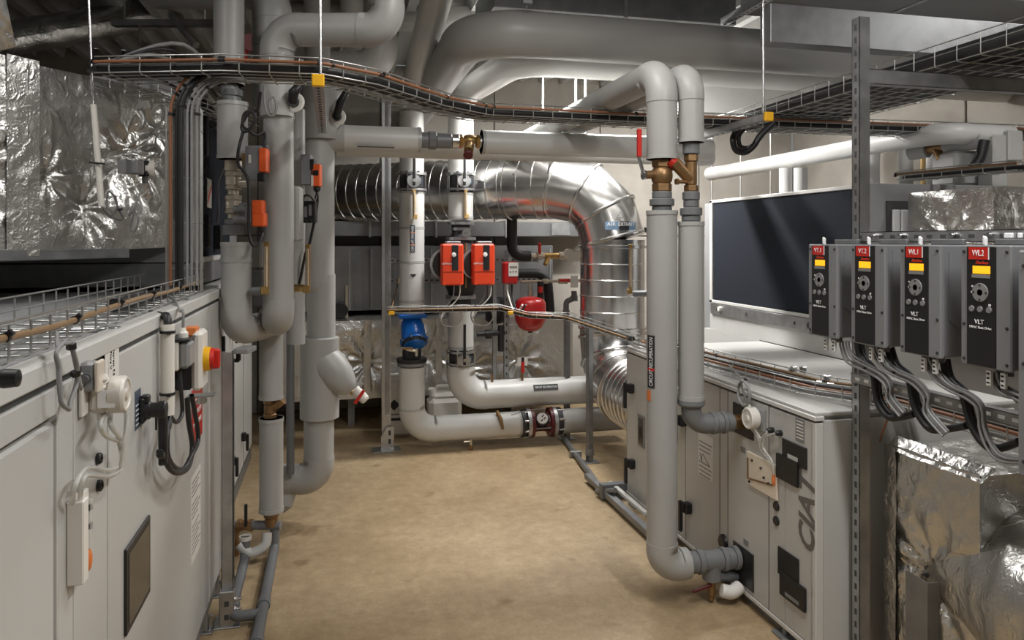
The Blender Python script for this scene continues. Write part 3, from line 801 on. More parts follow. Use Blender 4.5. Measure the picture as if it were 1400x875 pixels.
# ============================================================ shared fittings
def fittings(root, o, axis, segs):
    """stack of turned fittings: (name, length, radius, sides, material)"""
    o = V(o); a = V(axis).normalized()
    for nm, L, r, n, m_ in segs:
        c_ = min(.004, L * .2)
        P(nm, MB().lathe(o, a, [(0, r - c_), (c_, r), (L - c_, r), (L, r - c_)], n), m_, root)
        o = o + a * L
    return o
def thermo(label, base, h, side, out, m_='gold'):
    """angle thermometer: brass case standing on an elbow stem"""
    t = T('angle_thermometer', label, 'thermometer')
    base = V(base); side = V(side).normalized(); out = V(out).normalized()
    P('case', MB().obox(base + ZA * (h / 2), side.cross(ZA) * .008, side * .012, ZA * (h / 2), .003), m_, t)
    P('scale', MB().obox(base + ZA * (h * .55) + out * .0095, out.cross(ZA).normalized() * .0065, out * .002, ZA * (h * .40)), 'paper', t)
    P('spirit_tube', MB().cyl(base + ZA * (h * .15) + out * .013, base + ZA * (h * .95) + out * .013, .003, 8), 'brass', t)
    P('cap', MB().obox(base + ZA * (h + .004), side.cross(ZA) * .01, side * .014, ZA * .006, .003), m_, t)
    P('foot', MB().obox(base + ZA * .018 + side * .01, side.cross(ZA) * .010, side * .018, ZA * .02, .005), m_, t)
    return t
def bfly(label, c, r, out, h=.13, lever=.22, lean=0.):
    """butterfly valve clamped between two flanges on an upright pipe, notched plate and lever toward `out`"""
    t = T('butterfly_valve', label, 'valve'); c = V(c); out = V(out).normalized(); sd = out.cross(ZA)
    for z, dz in ((-h / 2, 1), (h / 2, -1)):
        P('flange', MB().lathe(c + ZA * (z - .009), ZA, [(0, r * .9), (0, r * 1.22), (.018, r * 1.22), (.018, r * .9)], 28), 'steel' if 0 else 'galv', t)
    P('valve_body', MB().lathe(c - ZA * (h / 2 - .02), ZA, [(0, r * .95), (.0, r * 1.02), (h - .04, r * 1.02), (h - .04, r * .9)], 28), 'castblack', t)
    P('neck', MB().lathe(c - ZA * (h / 2 + .045), ZA, [(0, r * .97), (.036, r * .97)], 28), 'castblack', t)
    P('neck', MB().lathe(c + ZA * (h / 2 + .009), ZA, [(0, r * .97), (.03, r * .97)], 28), 'castblack', t)
    P('data_tag', MB().obox(c + out * r * .88 - sd * r * .55, sd * .022, out * .012, ZA * .022), 'lblue', t)
    bm = MB().lathe((0, 0, -h / 2 - .02), ZA, [(0, .011), (.012, .011), (.012, .007), (h + .028, .007), (h + .028, .011), (h + .04, .011)], 6).mesh('bolt', 'steel')
    for k in range(8):
        a = math.pi * (k + .5) / 4
        place('bolt', bm, t, c + (out * math.cos(a) + sd * math.sin(a)) * r * 1.13)
    p = c + out * (r * 1.0); pl = []
    for k in range(32):
        a = 2 * math.pi * k / 32; rr = .056 - (.009 if (k % 2 and 3 < k < 14) else 0)
        pl.append(p + out * .07 + sd * math.cos(a) * rr + ZA * math.sin(a) * rr)
    P('notched_plate', MB().prism(pl, out * .005), 'galv', t)
    P('stem', MB().cyl(p, p + out * .095, .014, 16), 'steel', t)
    ld = (ZA + sd * lean).normalized()
    P('lever', MB().obox(p + out * .085 + ld * (lever / 2 - .02), sd * .011, out * .008, ld * (lever / 2 + .02), .004), 'black', t)
    return t
def ball_valve(label, c, axis, L, r, m_='bronze', handle=None, hm='red', hout=None):
    t = T('ball_valve', label, 'valve'); c = V(c); a = V(axis).normalized()
    o = c - a * L / 2
    o = fittings(t, o, a, [('hex_end', L * .25, r, 6, m_)])
    P('body', MB().lathe(o, a, [(0, r * .82), (L * .08, r * 1.02), (L * .25, r * 1.08), (L * .42, r * 1.02), (L * .5, r * .82)], 20, smooth=True), m_, t)
    fittings(t, o + a * L * .5, a, [('hex_end', L * .25, r, 6, m_)])
    if handle is not None:
        h = V(handle); ho = V(hout).normalized()
        P('stem', MB().cyl(c, c + ho * (r + .03), r * .3, 12), m_, t)
        b = c + ho * (r + .03)
        P('lever', MB().tube(fil([b, b + ho * .012 + h * .25, b + ho * .012 + h], .02, 4), .007, 10), 'steel', t)
        P('grip', MB().obox(b + ho * .012 + h * .65, h * .37, ho.cross(h).normalized() * .011, ho * .007, .004), hm, t)
    return t

# ============================================================ left pipe cluster
camdir = V((-sn, -cs, 0))       # from the pipes back toward the aisle's near end
def vline(px, d, y0, y1):
    p = W(px, 330, d); return V((p.x, p.y, zz(y0, d))), V((p.x, p.y, zz(y1, d)))
dA, dB, dC, dD = 3.70, 3.74, 3.98, 4.62
# A: upper pipe from the ceiling, union, mid sleeve
t = T('insulated_pipe', 'grey insulated riser left of the others, from ceiling to the nickel valves', 'pipe')
a, b = vline(313, dA, -70, 116); pipe_parts(t, [a, b], .073, .1, rings=((b + ZA * .02, -ZA),))
a2, b2 = vline(318, dA, 140, 218)
P('nipple', MB().cyl(V((b.x, b.y, b.z)), V((a2.x, a2.y, a2.z)), .045, 20), 'grey_fit', t)
P('nipple_collar', MB().lathe(V((a2.x, a2.y, a2.z + .03)), ZA, [(0, .05), (.03, .05)], 20), 'grey_pl', t)
pipe_parts(t, [a2, b2], .073, .1, rings=((a2, -ZA), (b2 + ZA * .02, -ZA)))
# nickel plated valve stack
t = T('valve_stack', 'stack of nickel plated ball valves on the leftmost riser', 'valve')
o, e = vline(319, dA, 219, 331); L = o.z - e.z
o = fittings(t, o, -ZA, [('nipple', L * .14, .042, 24, 'nickel')])
for rep in range(2):
    o = fittings(t, o, -ZA, [('hex_nut', L * .06, .044, 6, 'nickel'), ('valve_body', L * .11, .038, 24, 'nickel'), ('hex_nut', L * .05, .043, 6, 'nickel'), ('spacer', L * .07, .027, 20, 'nickel')])
o = fittings(t, o, -ZA, [('hex_nut', L * .07, .046, 6, 'grey_fit'), ('union_nut', L * .13, .05, 24, 'grey_fit')])
for zq in (.28, .57, .75):
    pz = V((o.x, o.y, vline(319, dA, 219, 331)[0].z - L * zq))
    P('side_stem', MB().cyl(pz, pz + V((cs, -sn, 0)) * .07, .022, 14), 'nickel' if zq < .5 else 'grey_fit', t)
# A lower with elbow to the right, ending behind B
t = T('insulated_pipe', 'grey insulated pipe below the nickel valves ending in a bottom elbow', 'pipe')
a, b = vline(323, dA, 331, 452)
pC0 = W(372, 330, dC)
hb = V((pC0.x - .02, pC0.y - .02, b.z + .02))
pipe_parts(t, [a, V((b.x, b.y, b.z)), V((hb.x, hb.y, b.z))], .073, .085, rings=((a, -ZA), (a - ZA * .08, -ZA)))
# B
tB = T('insulated_pipe', 'pale grey insulated pipe with rounded bottom beside the orange actuators', 'pipe')
a, b = vline(381, dB, 158, 440)
pipe_parts(tB, [a, b, V((pC0.x, pC0.y + .02, b.z))], .074, .085, rings=((a, -ZA),))
P('foil_collar', MB().lathe(a, ZA, [(0, .06), (.05, .065), (.08, .05), (.10, .05)], 20), 'paper', tB)
# C
tC = T('insulated_pipe', 'thin grey insulated pipe broken by the bronze strainer near the floor', 'pipe')
a, b = vline(371, dC, 440, 545); pipe_parts(tC, [a, b], .062, .1, rings=((b + ZA * .02, -ZA),))
a, b = vline(371, dC, 571, 699); pipe_parts(tC, [a, b], .062, .1, rings=((a, -ZA), (b + ZA * .02, -ZA)))
t = T('y_strainer', 'small bronze strainer between the two lengths of thin left pipe', 'strainer')
a, b = vline(369, dC, 545, 571)
fittings(t, a, -ZA, [('hex_end', .03, .036, 6, 'bronze'), ('body', .05, .030, 18, 'bronze'), ('hex_end', .03, .036, 6, 'bronze')])
P('strainer_leg', MB().cyl(a - ZA * .06, a - ZA * .015 + V((cs, -sn, 0)) * .055, .026, 16).cyl(a - ZA * .015 + V((cs, -sn, 0)) * .055, a - ZA * .005 + V((cs, -sn, 0)) * .068, .03, 6), 'bronze', t)
# C bottom fittings on the floor
t = T('drain_valves', 'bronze drain valves under the thin left pipe by the floor', 'valve')
a, b = vline(371, dC, 699, 735)
fittings(t, a, -ZA, [('nipple', .03, .04, 20, 'bronze'), ('tee', .05, .034, 18, 'bronze')])
c = a - ZA * .075
for i, (q, l) in enumerate(((V((-cs, sn, 0)), .28), (V((cs, -sn, 0)), .05))):
    P('side_pipe', MB().cyl(c, c + q * l, .024, 16), 'grey_fit', t)
P('body', MB().lathe(c + V((-cs, sn, 0)) * .10, V((-cs, sn, 0)), [(0, .034), (.02, .034), (.02, .028), (.06, .028), (.06, .034), (.08, .034)], 8), 'bronze', t)
P('drop_leg', MB().cyl(c + V((-cs, sn, 0)) * .2, c + V((-cs, sn, 0)) * .2 - ZA * .16, .028, 16), 'bronze', t)
P('lever', MB().obox(c + V((-cs, sn, 0)) * .13 + ZA * .06 + camdir * .02, V((.008, 0, 0)), V((0, .01, 0)), V((0, 0, .06)), .003), 'black', t)
S('white_trap', MB().tube(cat([c + V((-.02, -.02, -.03)), c + V((-.03, -.04, -.09)), c + V((-.10, -.05, -.12)), c + V((-.16, -.04, -.07))], 6), .026, 14), 'jacket_w', 'white plastic trap under the bronze drain valves', 'drain fitting')
# grey drain pipes lying on the floor toward the camera
t = T('drain_pipe', 'grey plastic drain pipe running along the floor by the left unit', 'drain pipe')
z = .05
p0 = V((-.315, 2.7, z)); p1 = V((-.315, 4.30, z)); 
P('pipe_run', MB().tube(fil([p0, p1, p1 + V((0, 0.03, .12))], .03, 5), .026, 16), 'grey_pl', t)
P('branch', MB().tube(fil([V((-.315, 3.55, z)), V((-.45, 3.55, z)), V((-.45, 4.12, z + .03)), V((-.45, 4.14, z + .14))], .05, 6), .024, 16), 'grey_pl', t)
for y in (2.95, 3.28, 3.62): P('socket', MB().lathe((-.315, y, z), YA, [(0, .026), (0, .031), (.05, .031), (.05, .026)], 18), 'grey_pl', t)
P('socket', MB().lathe((-.45, 3.62, z), V((0, 1, .05)), [(0, .024), (0, .029), (.05, .029), (.05, .024)], 16), 'grey_pl', t)
P('white_ring', MB().lathe((-.45, 3.66, z + .002), V((0, 1, .05)), [(0, .026), (0, .0275), (.012, .0275)], 16), 'plastic_w', t)
P('white_ring', MB().lathe((-.45, 4.14, z + .12), ZA, [(0, .026), (0, .032), (.02, .032), (.02, .02)], 16), 'plastic_w', t)
P('white_ring', MB().lathe(p1 + V((0, .03, .10)), ZA, [(0, .027), (0, .034), (.02, .034), (.02, .02)], 16), 'plastic_w', t)
# D: the big riser with tee cover, strainer cover and bottom elbow
t = T('insulated_pipe', 'thick grey insulated riser with strainer bulge at the left of the clear floor', 'pipe')
a, b = vline(434, dD, 190, 385)
P('jacket', MB().lathe(b, ZA, [(0, .104), (a.z - b.z, .104)], 32), 'jacket', t)
prof = [(-.10, .0)] + [(-.10 * math.cos(k * math.pi / 16), .104 * math.sin(k * math.pi / 16)) for k in range(1, 9)]
P('rounded_end', MB().lathe(b, ZA, prof, 32, smooth=True), 'jacket', t)
a1, b1 = vline(439, dD, 375, 462); P('jacket', MB().cyl(a1, b1, .088, 28), 'jacket', t)
a2, b2 = vline(437, dD, 460, 572); r = .119
P('strainer_cover', MB().lathe(b2, ZA, [(0, r * .88), (.008, r), (a2.z - b2.z - .008, r), (a2.z - b2.z, r * .85)], 32), 'jacket', t)
bd = (V((cs, -sn, 0)) * .70 - ZA * .70 + camdir * .12).normalized(); bp = V((b2.x, b2.y, zz(488, dD)))
P('strainer_branch', MB().lathe(bp, bd, [(0, r * .96), (.10, r * .97), (.18, r * .86), (.25, r * .62), (.285, r * .40), (.295, r * .2), (.297, 0)], 32, smooth=True), 'jacket', t)
tap = bp + bd * .285
a3, b3 = vline(436, dD, 572, 655)
e = W(372, 330, dD); e.z = b3.z
pipe_parts(t, [a3, b3, V((e.x, e.y + .0, b3.z))], .092, .11)
P('collar', MB().lathe(V((b3.x - .16 * cs, b3.y + .16 * sn, b3.z)), V((-cs, sn, 0)), [(0, .094), (0, .096), (.03, .096), (.03, .09)], 28), 'tape', t)
P('cone_end', MB().lathe(V((e.x + .10 * cs, e.y - .1 * sn, b3.z - .06)), V((-.3, -.3, -1)), [(0, .06), (.10, .055), (.14, .02)], 20), 'jacket', t)
t2 = T('drain_tap', 'white drain tap with red lever on the strainer bulge', 'tap')
q_ = W(493, 540, dD - .05)
P('hose_end', MB().tube([tap - bd * .02, tap + bd * .03], .017, 12), 'brass', t2)
P('white_cap', MB().lathe(q_ - bd * .05, bd, [(0, .028), (.05, .032), (.09, .03), (.10, .022), (.10, 0)], 18), 'plastic_w', t2)
P('red_lever', MB().obox(q_ + camdir * .036 - ZA * .005, V((cs, -sn, 0)) * .028 + ZA * .04, V((-.4, 0, .3)) * .02, camdir * .005, .002), 'label_red', t2)
# tee cover at top of D and horizontal pipes going right
tt = T('tee_cover', 'rounded insulated tee cover at the top of the thick left riser', 'pipe fitting')
a, b = vline(438, dD, 118, 192)
P('shell', MB().lathe(b, ZA, [(0, .10), (0, .132), (.02, .135), (a.z - b.z - .02, .135), (a.z - b.z, .12), (a.z - b.z + .06, .09)], 32), 'jacket', tt)
hz = zz(187, dD); hy = a.y
P('side_outlet', MB().cyl((a.x, a.y, hz), (a.x + .145, a.y, hz), .092, 28), 'jacket', tt)
P('upper_branch', MB().lathe((a.x - .02, a.y, a.z + .06), ZA, [(0, .08), (.7, .08)], 24), 'jacket', tt)
def onrow(px, Y=hy): return WY(px, 330, Y)
t = T('insulated_pipe', 'short pale insulated pipe left of the brass balancing valve', 'pipe')
x0, x1 = a.x + .14, onrow(575).x
pipe_parts(t, [(x0, hy, hz), (x1, hy, hz)], .078, .1, 'jacket_w', rings=((V((x1 - .02, hy, hz)), XA),))
P('slit', MB().box(onrow(488).x, onrow(538).x, hy - .0785, hy - .06, hz - .065, hz - .06), 'groove', t)
t = T('balancing_valve', 'brass balancing valve with dark red hand wheel in the upper pipe', 'valve')
o = fittings(t, (x1, hy, hz), XA, [('union', .05, .052, 24, 'grey_fit'), ('union_nut', .05, .06, 8, 'grey_fit'), ('sleeve', .10, .05, 24, 'grey_fit'), ('bright_end', .05, .046, 24, 'steel')])
x2 = onrow(658).x; L = x2 - o.x
o2 = fittings(t, o, XA, [('hex_end', L * .18, .046, 6, 'brass')])
P('body', MB().lathe(o2, XA, [(0, .034), (L * .14, .044), (L * .3, .048), (L * .46, .044), (L * .6, .034)], 20, smooth=True), 'brass', t)
wc = W(640, 212, dD + .05); bc = o2 + XA * L * .3
P('bonnet', MB().cyl(bc, bc.lerp(wc, .75), .032, 18), 'brass', t)
ax = (wc - bc).normalized()
P('hand_wheel', MB().lathe(wc - ax * .02, ax, [(0, .02), (0, .030), (.026, .031), (.03, .026), (.03, 0)], 14), 'dred', t)
for q in (.1, .52): P('test_point', MB().cyl(o2 + XA * L * q - ZA * .02 + camdir * .03, o2 + XA * L * q - ZA * .05 + camdir * .07, .007, 10), 'letter_w', t)
o3 = fittings(t, o2 + XA * L * .6, XA, [('hex_end', L * .12, .046, 6, 'brass'), ('bright_end', L * .18, .044, 24, 'steel')])
t = T('insulated_pipe', 'long pale insulated pipe right of the brass balancing valve', 'pipe')
pipe_parts(t, [(x2, hy, hz), (2.6, hy, hz)], .078, .1, 'jacket_w', rings=((V((x2, hy, hz)), XA),))
t = T('insulated_pipe', 'second pale pipe running behind and below the balancing valve', 'pipe')
pipe_parts(t, [(a.x + .1, hy + .26, hz - .015), (2.75, hy + .26, hz - .015)], .074, .1, 'jacket_w')
# top pipes
def rowpipe(label, pxs, d, r, R, m_='jacket', **k):
    return pipe(label, [W(x, y, d if not isinstance(d, list) else d[i]) for i, (x, y) in enumerate(pxs)], r, R, m_, **k)
a = W(379, 330, 3.72)
pipe('wide grey pipe turning from upright to level above the overhead tray', [V((a.x, a.y, zz(160, 3.72))), V((a.x, a.y, zz(41, 3.72))), W(530, 41, 3.66), W(530, -90, 3.66)], [.078] * 1 and .082, .105)
pipe('big grey pipe rising out of view at the upper left', [W(215, -12, 4.3), W(372, -12, 3.95), W(372, 60, 3.95), W(372, 150, 3.95)], .10, .16)
pipe('short round ended pipe hanging between the two level pipes at the top', [W(481, -80, 4.6), W(481, 8, 4.6), W(481, 26, 4.62)], .066, .05)
pipe('white elbow pipe behind the overhead tray near the top', [W(430, 93, 5.2), W(520, 93, 5.2), W(520, -90, 5.2)], .118, .15, 'jacket_w')
pipe('upright white pipe seen behind the white elbow pipe', [W(486, -50, 6.05), W(486, 93, 6.05)], .10, .1, 'jacket_w')
t = rowpipe('level pale pipe at the very top behind the white elbow', [(380, 22), (740, 28)], 5.75, .10, .1, 'jacket_w')
for q_ in (450, 640):
    a = W(q_, 24, 5.75); P('hanger_rod', MB().cyl((a.x, a.y, a.z + .09), (a.x, a.y, ZC - .10), .006, 8), 'steel', t)
# red valve seen between the risers
t = T('ball_valve', 'red handled valve glimpsed between the two left risers near the ceiling', 'valve')
c = W(345, 60, 4.1)
P('body', MB().lathe(c - ZA * .04, ZA, [(0, .03), (.02, .04), (.06, .04), (.08, .03)], 8), 'red', t)
P('lever', MB().obox(c - ZA * .11 - XA * .035, V((.012, 0, 0)), V((0, .006, 0)), V((0, 0, .1)), .004), 'label_red', t)
P('wheel', MB().lathe(c + camdir * .02, camdir, [(0, .05), (.02, .05), (.02, 0)], 8), 'red', t)
for i, (x, y0, y1, d) in enumerate(((396, 55, 95, 5.3), (423, 55, 95, 5.5), (448, 60, 98, 5.4), (787, 108, 160, 6.2), (800, 108, 160, 6.2), (742, 115, 150, 6.4))):
    a, b = vline(x, d, -60, y1 + 30)
    cable(['hanger rod %s' % w for w in ('left of the first one behind the tray', 'between its two neighbours above the yellow cap', 'right of the yellow cap behind the tray', 'left of the pair under the second overhead pipe', 'right of the pair under the second overhead pipe', 'standing alone under the second overhead pipe')][i], [a, b], .011, 'wire', smooth=False, cat_='rod', name='hanger_rod')
# pipe stubs behind: insulated bodies of the valves on B, grey boxes
t = T('insulated_pipe', 'grey insulated pipe behind the lower orange actuator', 'pipe')
a, b = vline(405, 4.25, 150, 470); pipe_parts(t, [a, b], .05, .1)
t = T('insulated_pipe', 'slim dark pipe running down behind the thin left pipe', 'pipe')
a, b = vline(397, 4.5, 450, 648); P('tube', MB().cyl(a, b, .024, 14), 'grey_pl', t)
for i, (x0, x1, y0, y1) in enumerate(((343, 362, 330, 365), (340, 365, 370, 420), (400, 412, 255, 330))):
    S('insulation_block', MB().obox(W((x0 + x1) / 2, (y0 + y1) / 2, 3.95), V((cs, -sn, 0)) * ((x1 - x0) / 2 / FPX * 3.95), camdir * .05, ZA * ((y1 - y0) / 2 / FPX * 3.95), .012), 'jacket' if i != 1 else 'unit_grey', ['grey block between the two left risers under the orange actuator', 'grey casing between the two left risers at thermometer height', 'grey block right of the pale left riser'][i], 'block')
# ------------------------------------------------------------ orange actuators
RT = V((cs, -sn, 0))
def actuator(label, c, w, h, dpt, colour_right=True, grey_w=None):
    t = T('valve_actuator', label, 'actuator'); c = V(c)
    return t
t = T('valve_actuator', 'grey actuator with orange cover and sticker, upper left one', 'actuator'); c = W(350, 224, 3.62)
P('housing', MB().obox(c, RT * .042, camdir * .035, ZA * .085, .005), 'drive', t)
P('orange_cover', MB().obox(c + RT * .045 + ZA * .015 + camdir * .012, RT * .018, camdir * .032, ZA * .058, .005), 'orange', t)
P('sticker', MB().obox(c - RT * .018 + ZA * .02 + camdir * .036, RT * .006, camdir * .0008, ZA * .02), 'paper', t)
P('terminal', MB().obox(c + RT * .035 - ZA * .068 + camdir * .02, RT * .018, camdir * .02, ZA * .022, .006), 'black', t)
P('gland', MB().lathe(c + RT * .045 + ZA * .075 + camdir * .012, ZA, [(0, .016), (.02, .014), (.035, .008)], 12), 'black', t)
P('bracket', MB().obox(c - RT * .05 + ZA * .03, RT * .012, camdir * .02, ZA * .02), 'bronze', t)
g1 = c + RT * .045 + ZA * .10 + camdir * .012
t = T('valve_actuator', 'plain orange actuator under the grey one with sticker', 'actuator'); c = W(354, 292, 3.60)
P('orange_cover', MB().obox(c + ZA * .03, RT * .026, camdir * .03, ZA * .034, .005), 'orange', t)
P('orange_base', MB().obox(c - ZA * .03 + RT * .004, RT * .030, camdir * .03, ZA * .034, .006), 'orange', t)
P('coupling', MB().obox(c - RT * .045, RT * .02, camdir * .02, ZA * .05, .005), 'grey_pl', t)
P('coupling_stem', MB().cyl(c - RT * .05 + ZA * .02, c - RT * .12 + ZA * .02, .02, 14).cyl(c - RT * .05 - ZA * .03, c - RT * .12 - ZA * .03, .02, 14), 'grey_fit', t)
P('gland', MB().lathe(c + RT * .012 - ZA * .062, -ZA, [(0, .017), (.018, .017), (.03, .010)], 12), 'black', t)
g2 = c + RT * .012 - ZA * .09
t = T('valve_actuator', 'grey and orange actuator on the right, beside the thick riser', 'actuator'); c = W(428, 240, 4.15)
P('housing', MB().obox(c - RT * .035 + ZA * .03, RT * .028, camdir * .03, ZA * .085, .004), 'drive', t)
P('orange_cover', MB().obox(c + RT * .022 + ZA * .0, RT * .022, camdir * .03, ZA * .062, .004), 'orange', t)
P('black_clip', MB().obox(c + ZA * .06 + RT * .0, RT * .012, camdir * .032, ZA * .03, .004), 'black', t)
P('window', MB().obox(c + RT * .022 + ZA * .012 + camdir * .031, RT * .016, camdir * .001, ZA * .014), 'black', t)
P('sticker', MB().obox(c + RT * .004 - ZA * .03 + camdir * .031, RT * .006, camdir * .001, ZA * .03), 'paper', t)
P('gland', MB().lathe(c + RT * .022 - ZA * .062, -ZA, [(0, .02), (.02, .02), (.03, .010)], 12), 'black', t)
g3 = c + RT * .022 - ZA * .09
t = T('terminal_block', 'black terminal block with dense small labels by the thick riser', 'terminal block'); c = W(420, 290, 4.1)
P('block', MB().obox(c, RT * .05, camdir * .03, ZA * .06, .006), 'black', t)
for i in range(3):
    P('print_label', MB().obox(c + camdir * .031 + RT * (-.025 + i * .025) + ZA * .01 * (i - 1), RT * .008, camdir * .001, ZA * .03), 'inkgrey' if i else 'paper', t)
    P('knob', MB().ell(c + camdir * .03 + RT * (-.03 + i * .03) - ZA * .05, .012, .012, .012, 10, 6), 'black', t)
# cables of the actuators
cable('black cable from the grey actuator looping up to the overhead tray', [g1, g1 + ZA * .05, W(350, 185, 3.58), W(340, 178, 3.56), W(332, 172, 3.54), W(334, 156, 3.54), W(344, 152, 3.54), W(350, 162, 3.54), W(342, 176, 3.54), W(333, 180, 3.54), W(331, 170, 3.54), W(342, 152, 3.54), W(352, 150, 3.54), W(356, 126, 3.5)], .0075, 'cable_k', n=8)
cable('black cable hanging from the coil past the orange actuator', [W(333, 178, 3.55), W(326, 205, 3.53), W(326, 225, 3.53), W(336, 238, 3.53), W(340, 260, 3.53), W(340, 310, 3.53), W(344, 333, 3.53), W(353, 335, 3.55), W(358, 322, 3.58), g2], .0075, 'cable_k')
cable('black cable dropping from the right actuator behind the pipes', [g3, g3 - ZA * .08, W(424, 330, 4.15), W(417, 350, 4.15), W(410, 385, 4.2), W(406, 395, 4.25)], .008, 'cable_k')
cable('short black cable from the terminal block to the right actuator', [W(414, 280, 4.05), W(416, 268, 4.02), W(424, 268, 4.02), W(430, 274, 4.05), g3], .006, 'cable_k')
cable('small coil of grey cable under the overhead tray at the left', [W(362, 118, 3.6), W(362, 140, 3.6), W(366, 156, 3.6), W(374, 158, 3.6), W(378, 146, 3.6), W(374, 132, 3.6), W(368, 140, 3.6), W(370, 155, 3.6)], .006, 'cable_g')
thermo('brass thermometer standing left, in front of the pale left riser', W(364.5, 402, 3.62), .245, RT * -1, camdir, 'brass')
S('thermometer_well', MB().cyl(W(345, 398, 3.66), W(359, 398, 3.63), .021, 14).lathe(W(356, 398, 3.64), RT, [(0, .02), (.02, .02)], 6), 'grey_fit', 'grey socket holding the leftmost brass thermometer', 'fitting')
thermo('brass thermometer standing beside the thick riser', W(421, 400, 4.0), .25, RT * -1, camdir, 'brass')
S('thermometer_well', MB().cyl(W(402, 394, 4.05), W(417, 394, 4.02), .021, 14).lathe(W(411, 394, 4.02), RT, [(0, .022), (.02, .022)], 6), 'brass', 'brass socket holding the thermometer beside the thick riser', 'fitting')
# black handles poking below the overhead tray with pale rosettes
for i, (x, y, d, top) in enumerate(((403, 140, 3.70, (408, 118)), (462, 160, 4.52, (474, 125)))):
    t = T('valve_lever', ['black lever with pale rosette above the pale left riser', 'black lever with pale rosette beside the insulated tee cover'][i], 'valve lever')
    c = W(x, y, d)
    P('rosette', MB().lathe(c, camdir, [(0, .05), (.01, .05), (.014, .042), (.014, 0)], 24), 'paper', t)
    P('hub', MB().lathe(c + camdir * .014, camdir, [(0, .028), (.03, .026), (.03, 0)], 14), 'black', t)
    p = W(top[0], top[1], d - .05)
    P('lever', MB().tube([c + camdir * .035, c.lerp(p, .5) + camdir * .05, p], [.022, .026, .02], 10), 'black', t)
    P('screw', MB().lathe(c + camdir * .046, camdir, [(0, .007), (.006, .006), (.006, 0)], 8), 'steel', t)

# ============================================================ left strut post on the floor
p = W(311.5, 850, 3.4); sx, sy = p.x, p.y
t = strut('galvanised strut post in front of the left unit end', (sx, sy, .01), (sx, sy, zz(481, 3.4)), (0, -1, 0), .05, .045, slots=False)
P('foot_bracket', MB().box(sx - .03, sx + .035, sy - .06, sy - .022, 0, .165, .004), 'galv', t)
P('base_plate', MB().box(sx - .06, sx + .06, sy - .07, sy + .05, 0, .008, .002), 'galv', t)
for z in (.03, .075, .12): P('bolt', MB().lathe((sx + .035, sy - .04, z), XA, [(0, .012), (.01, .012), (.01, .006), (.03, .006)], 6), 'steel', t)
for z in (.05, .11): P('slot', MB().box(sx - .008, sx + .012, sy - .0615, sy - .058, z - .012, z + .012), 'groove', t)
P('web_groove', MB().box(sx + .026, sx + .0275, sy - .01, sy + .01, .2, zz(490, 3.4)), 'groove', t)
t = T('pipe_bracket', 'small grey bracket with black key under the elbow below the nickel valves', 'bracket')
P('plate', MB().obox(W(335, 478, 3.5), RT * .035, camdir * .06, ZA * .012, .003), 'unit_grey', t)
P('key', MB().obox(W(326, 486, 3.5), RT * .01, camdir * .01, ZA * .025, .003), 'black', t)
P('key', MB().obox(W(322, 493, 3.5), RT * .018, camdir * .008, ZA * .008, .003), 'black', t)

# ============================================================ overhead tray
SC = .89
ZT = H + .757 * SC
near = [(-1.05, 3.70), (-.49, 3.52), (-.05, 3.49), (.22, 3.66), (.62, 4.14), (.90, 4.37), (1.88, 4.40), (5.2, 4.30)]
near = [(x * SC, y * SC) for x, y in near]
w_ = .24 * SC
npath = [V((x, y, ZT)) for x, y in near]
mid = []
for i, p in enumerate(npath):
    a_ = npath[max(i - 1, 0)]; b_ = npath[min(i + 1, len(npath) - 1)]; d = (b_ - a_).normalized(); n_ = V((-d.y, d.x, 0)); mid.append(p + n_ * w_ / 2)
OT = tray('long overhead wire basket tray snaking across the room', mid, 0, ZA, w_, .065, .105, nbot=5, wr=.003)
def oc(label, lat, up, r, m_, ties=(), i0=0, i1=None):
    e = along(mid, lat, up)[i0:i1]
    return cable(label, fil(e, .12, 4), r, m_, smooth=False, ties=ties, n=10)
oc('copper brown cable tied along the front of the overhead tray', w_ / 2 + .010, .048, .0065, 'cable_b', ties=(.03, .1, .17, .25, .33, .42, .5, .6, .7, .8, .9))
oc('fat black cable bundle nearest the front of the overhead tray', w_ / 2 - .035, .028, .021, 'cable_k')
oc('second black cable bundle along the overhead tray', w_ / 2 - .085, .024, .018, 'cable_k')
oc('black cable along the middle of the overhead tray floor', .0, .02, .012, 'cable_k')
oc('grey cable along the overhead tray behind the black ones', -.05, .02, .011, 'cable_g')
oc('rearmost grey cable along the overhead tray', -.085, .018, .009, 'cable_g')
oc('thin tan cable between the bundles of the overhead tray', .03, .045, .007, 'cable_o')
# fan of cables at the left end of the tray
e0 = along(mid, 0, .03)[0]
for i in range(5):
    cable('%s curving out of the left end of the overhead tray' % ['top black cable', 'second black cable', 'grey cable', 'lower black cable', 'lowest grey cable'][i],
          [e0 + V((.06, .02 * i - .04, .012 * i)), e0 + V((-.04, .05 * i - .06, .02 * i)), e0 + V((-.10, .12 + .05 * i, .03 + .02 * i)), e0 + V((.02 + .05 * i, .34, .10 + .03 * i)), e0 + V((.16 + .05 * i, .75, .06))], .010 - .001 * (i % 2), 'cable_k' if i in (0, 1, 3) else 'cable_g')
t = tray('narrow wire tray branching back behind the left end of the overhead tray', [e0 + V((-.02, .2, -.02)), e0 + V((.4, 1.3, -.02))], 0, ZA, .16, .05, .1, nbot=4)
t = T('hanger_bar', 'level steel bar hung under the ribbed ceiling at upper left', 'bar')
c = W(225, 32, 4.6); P('bar', MB().obox(c, RT * .32, camdir * .025, ZA * .02, .003), 'galv_d', t)
for q_ in (-.25, .25): P('hanger_rod', MB().cyl(c + RT * q_, V(((c + RT * q_).x, (c + RT * q_).y, ZC - .08)), .006, 8), 'steel', t)
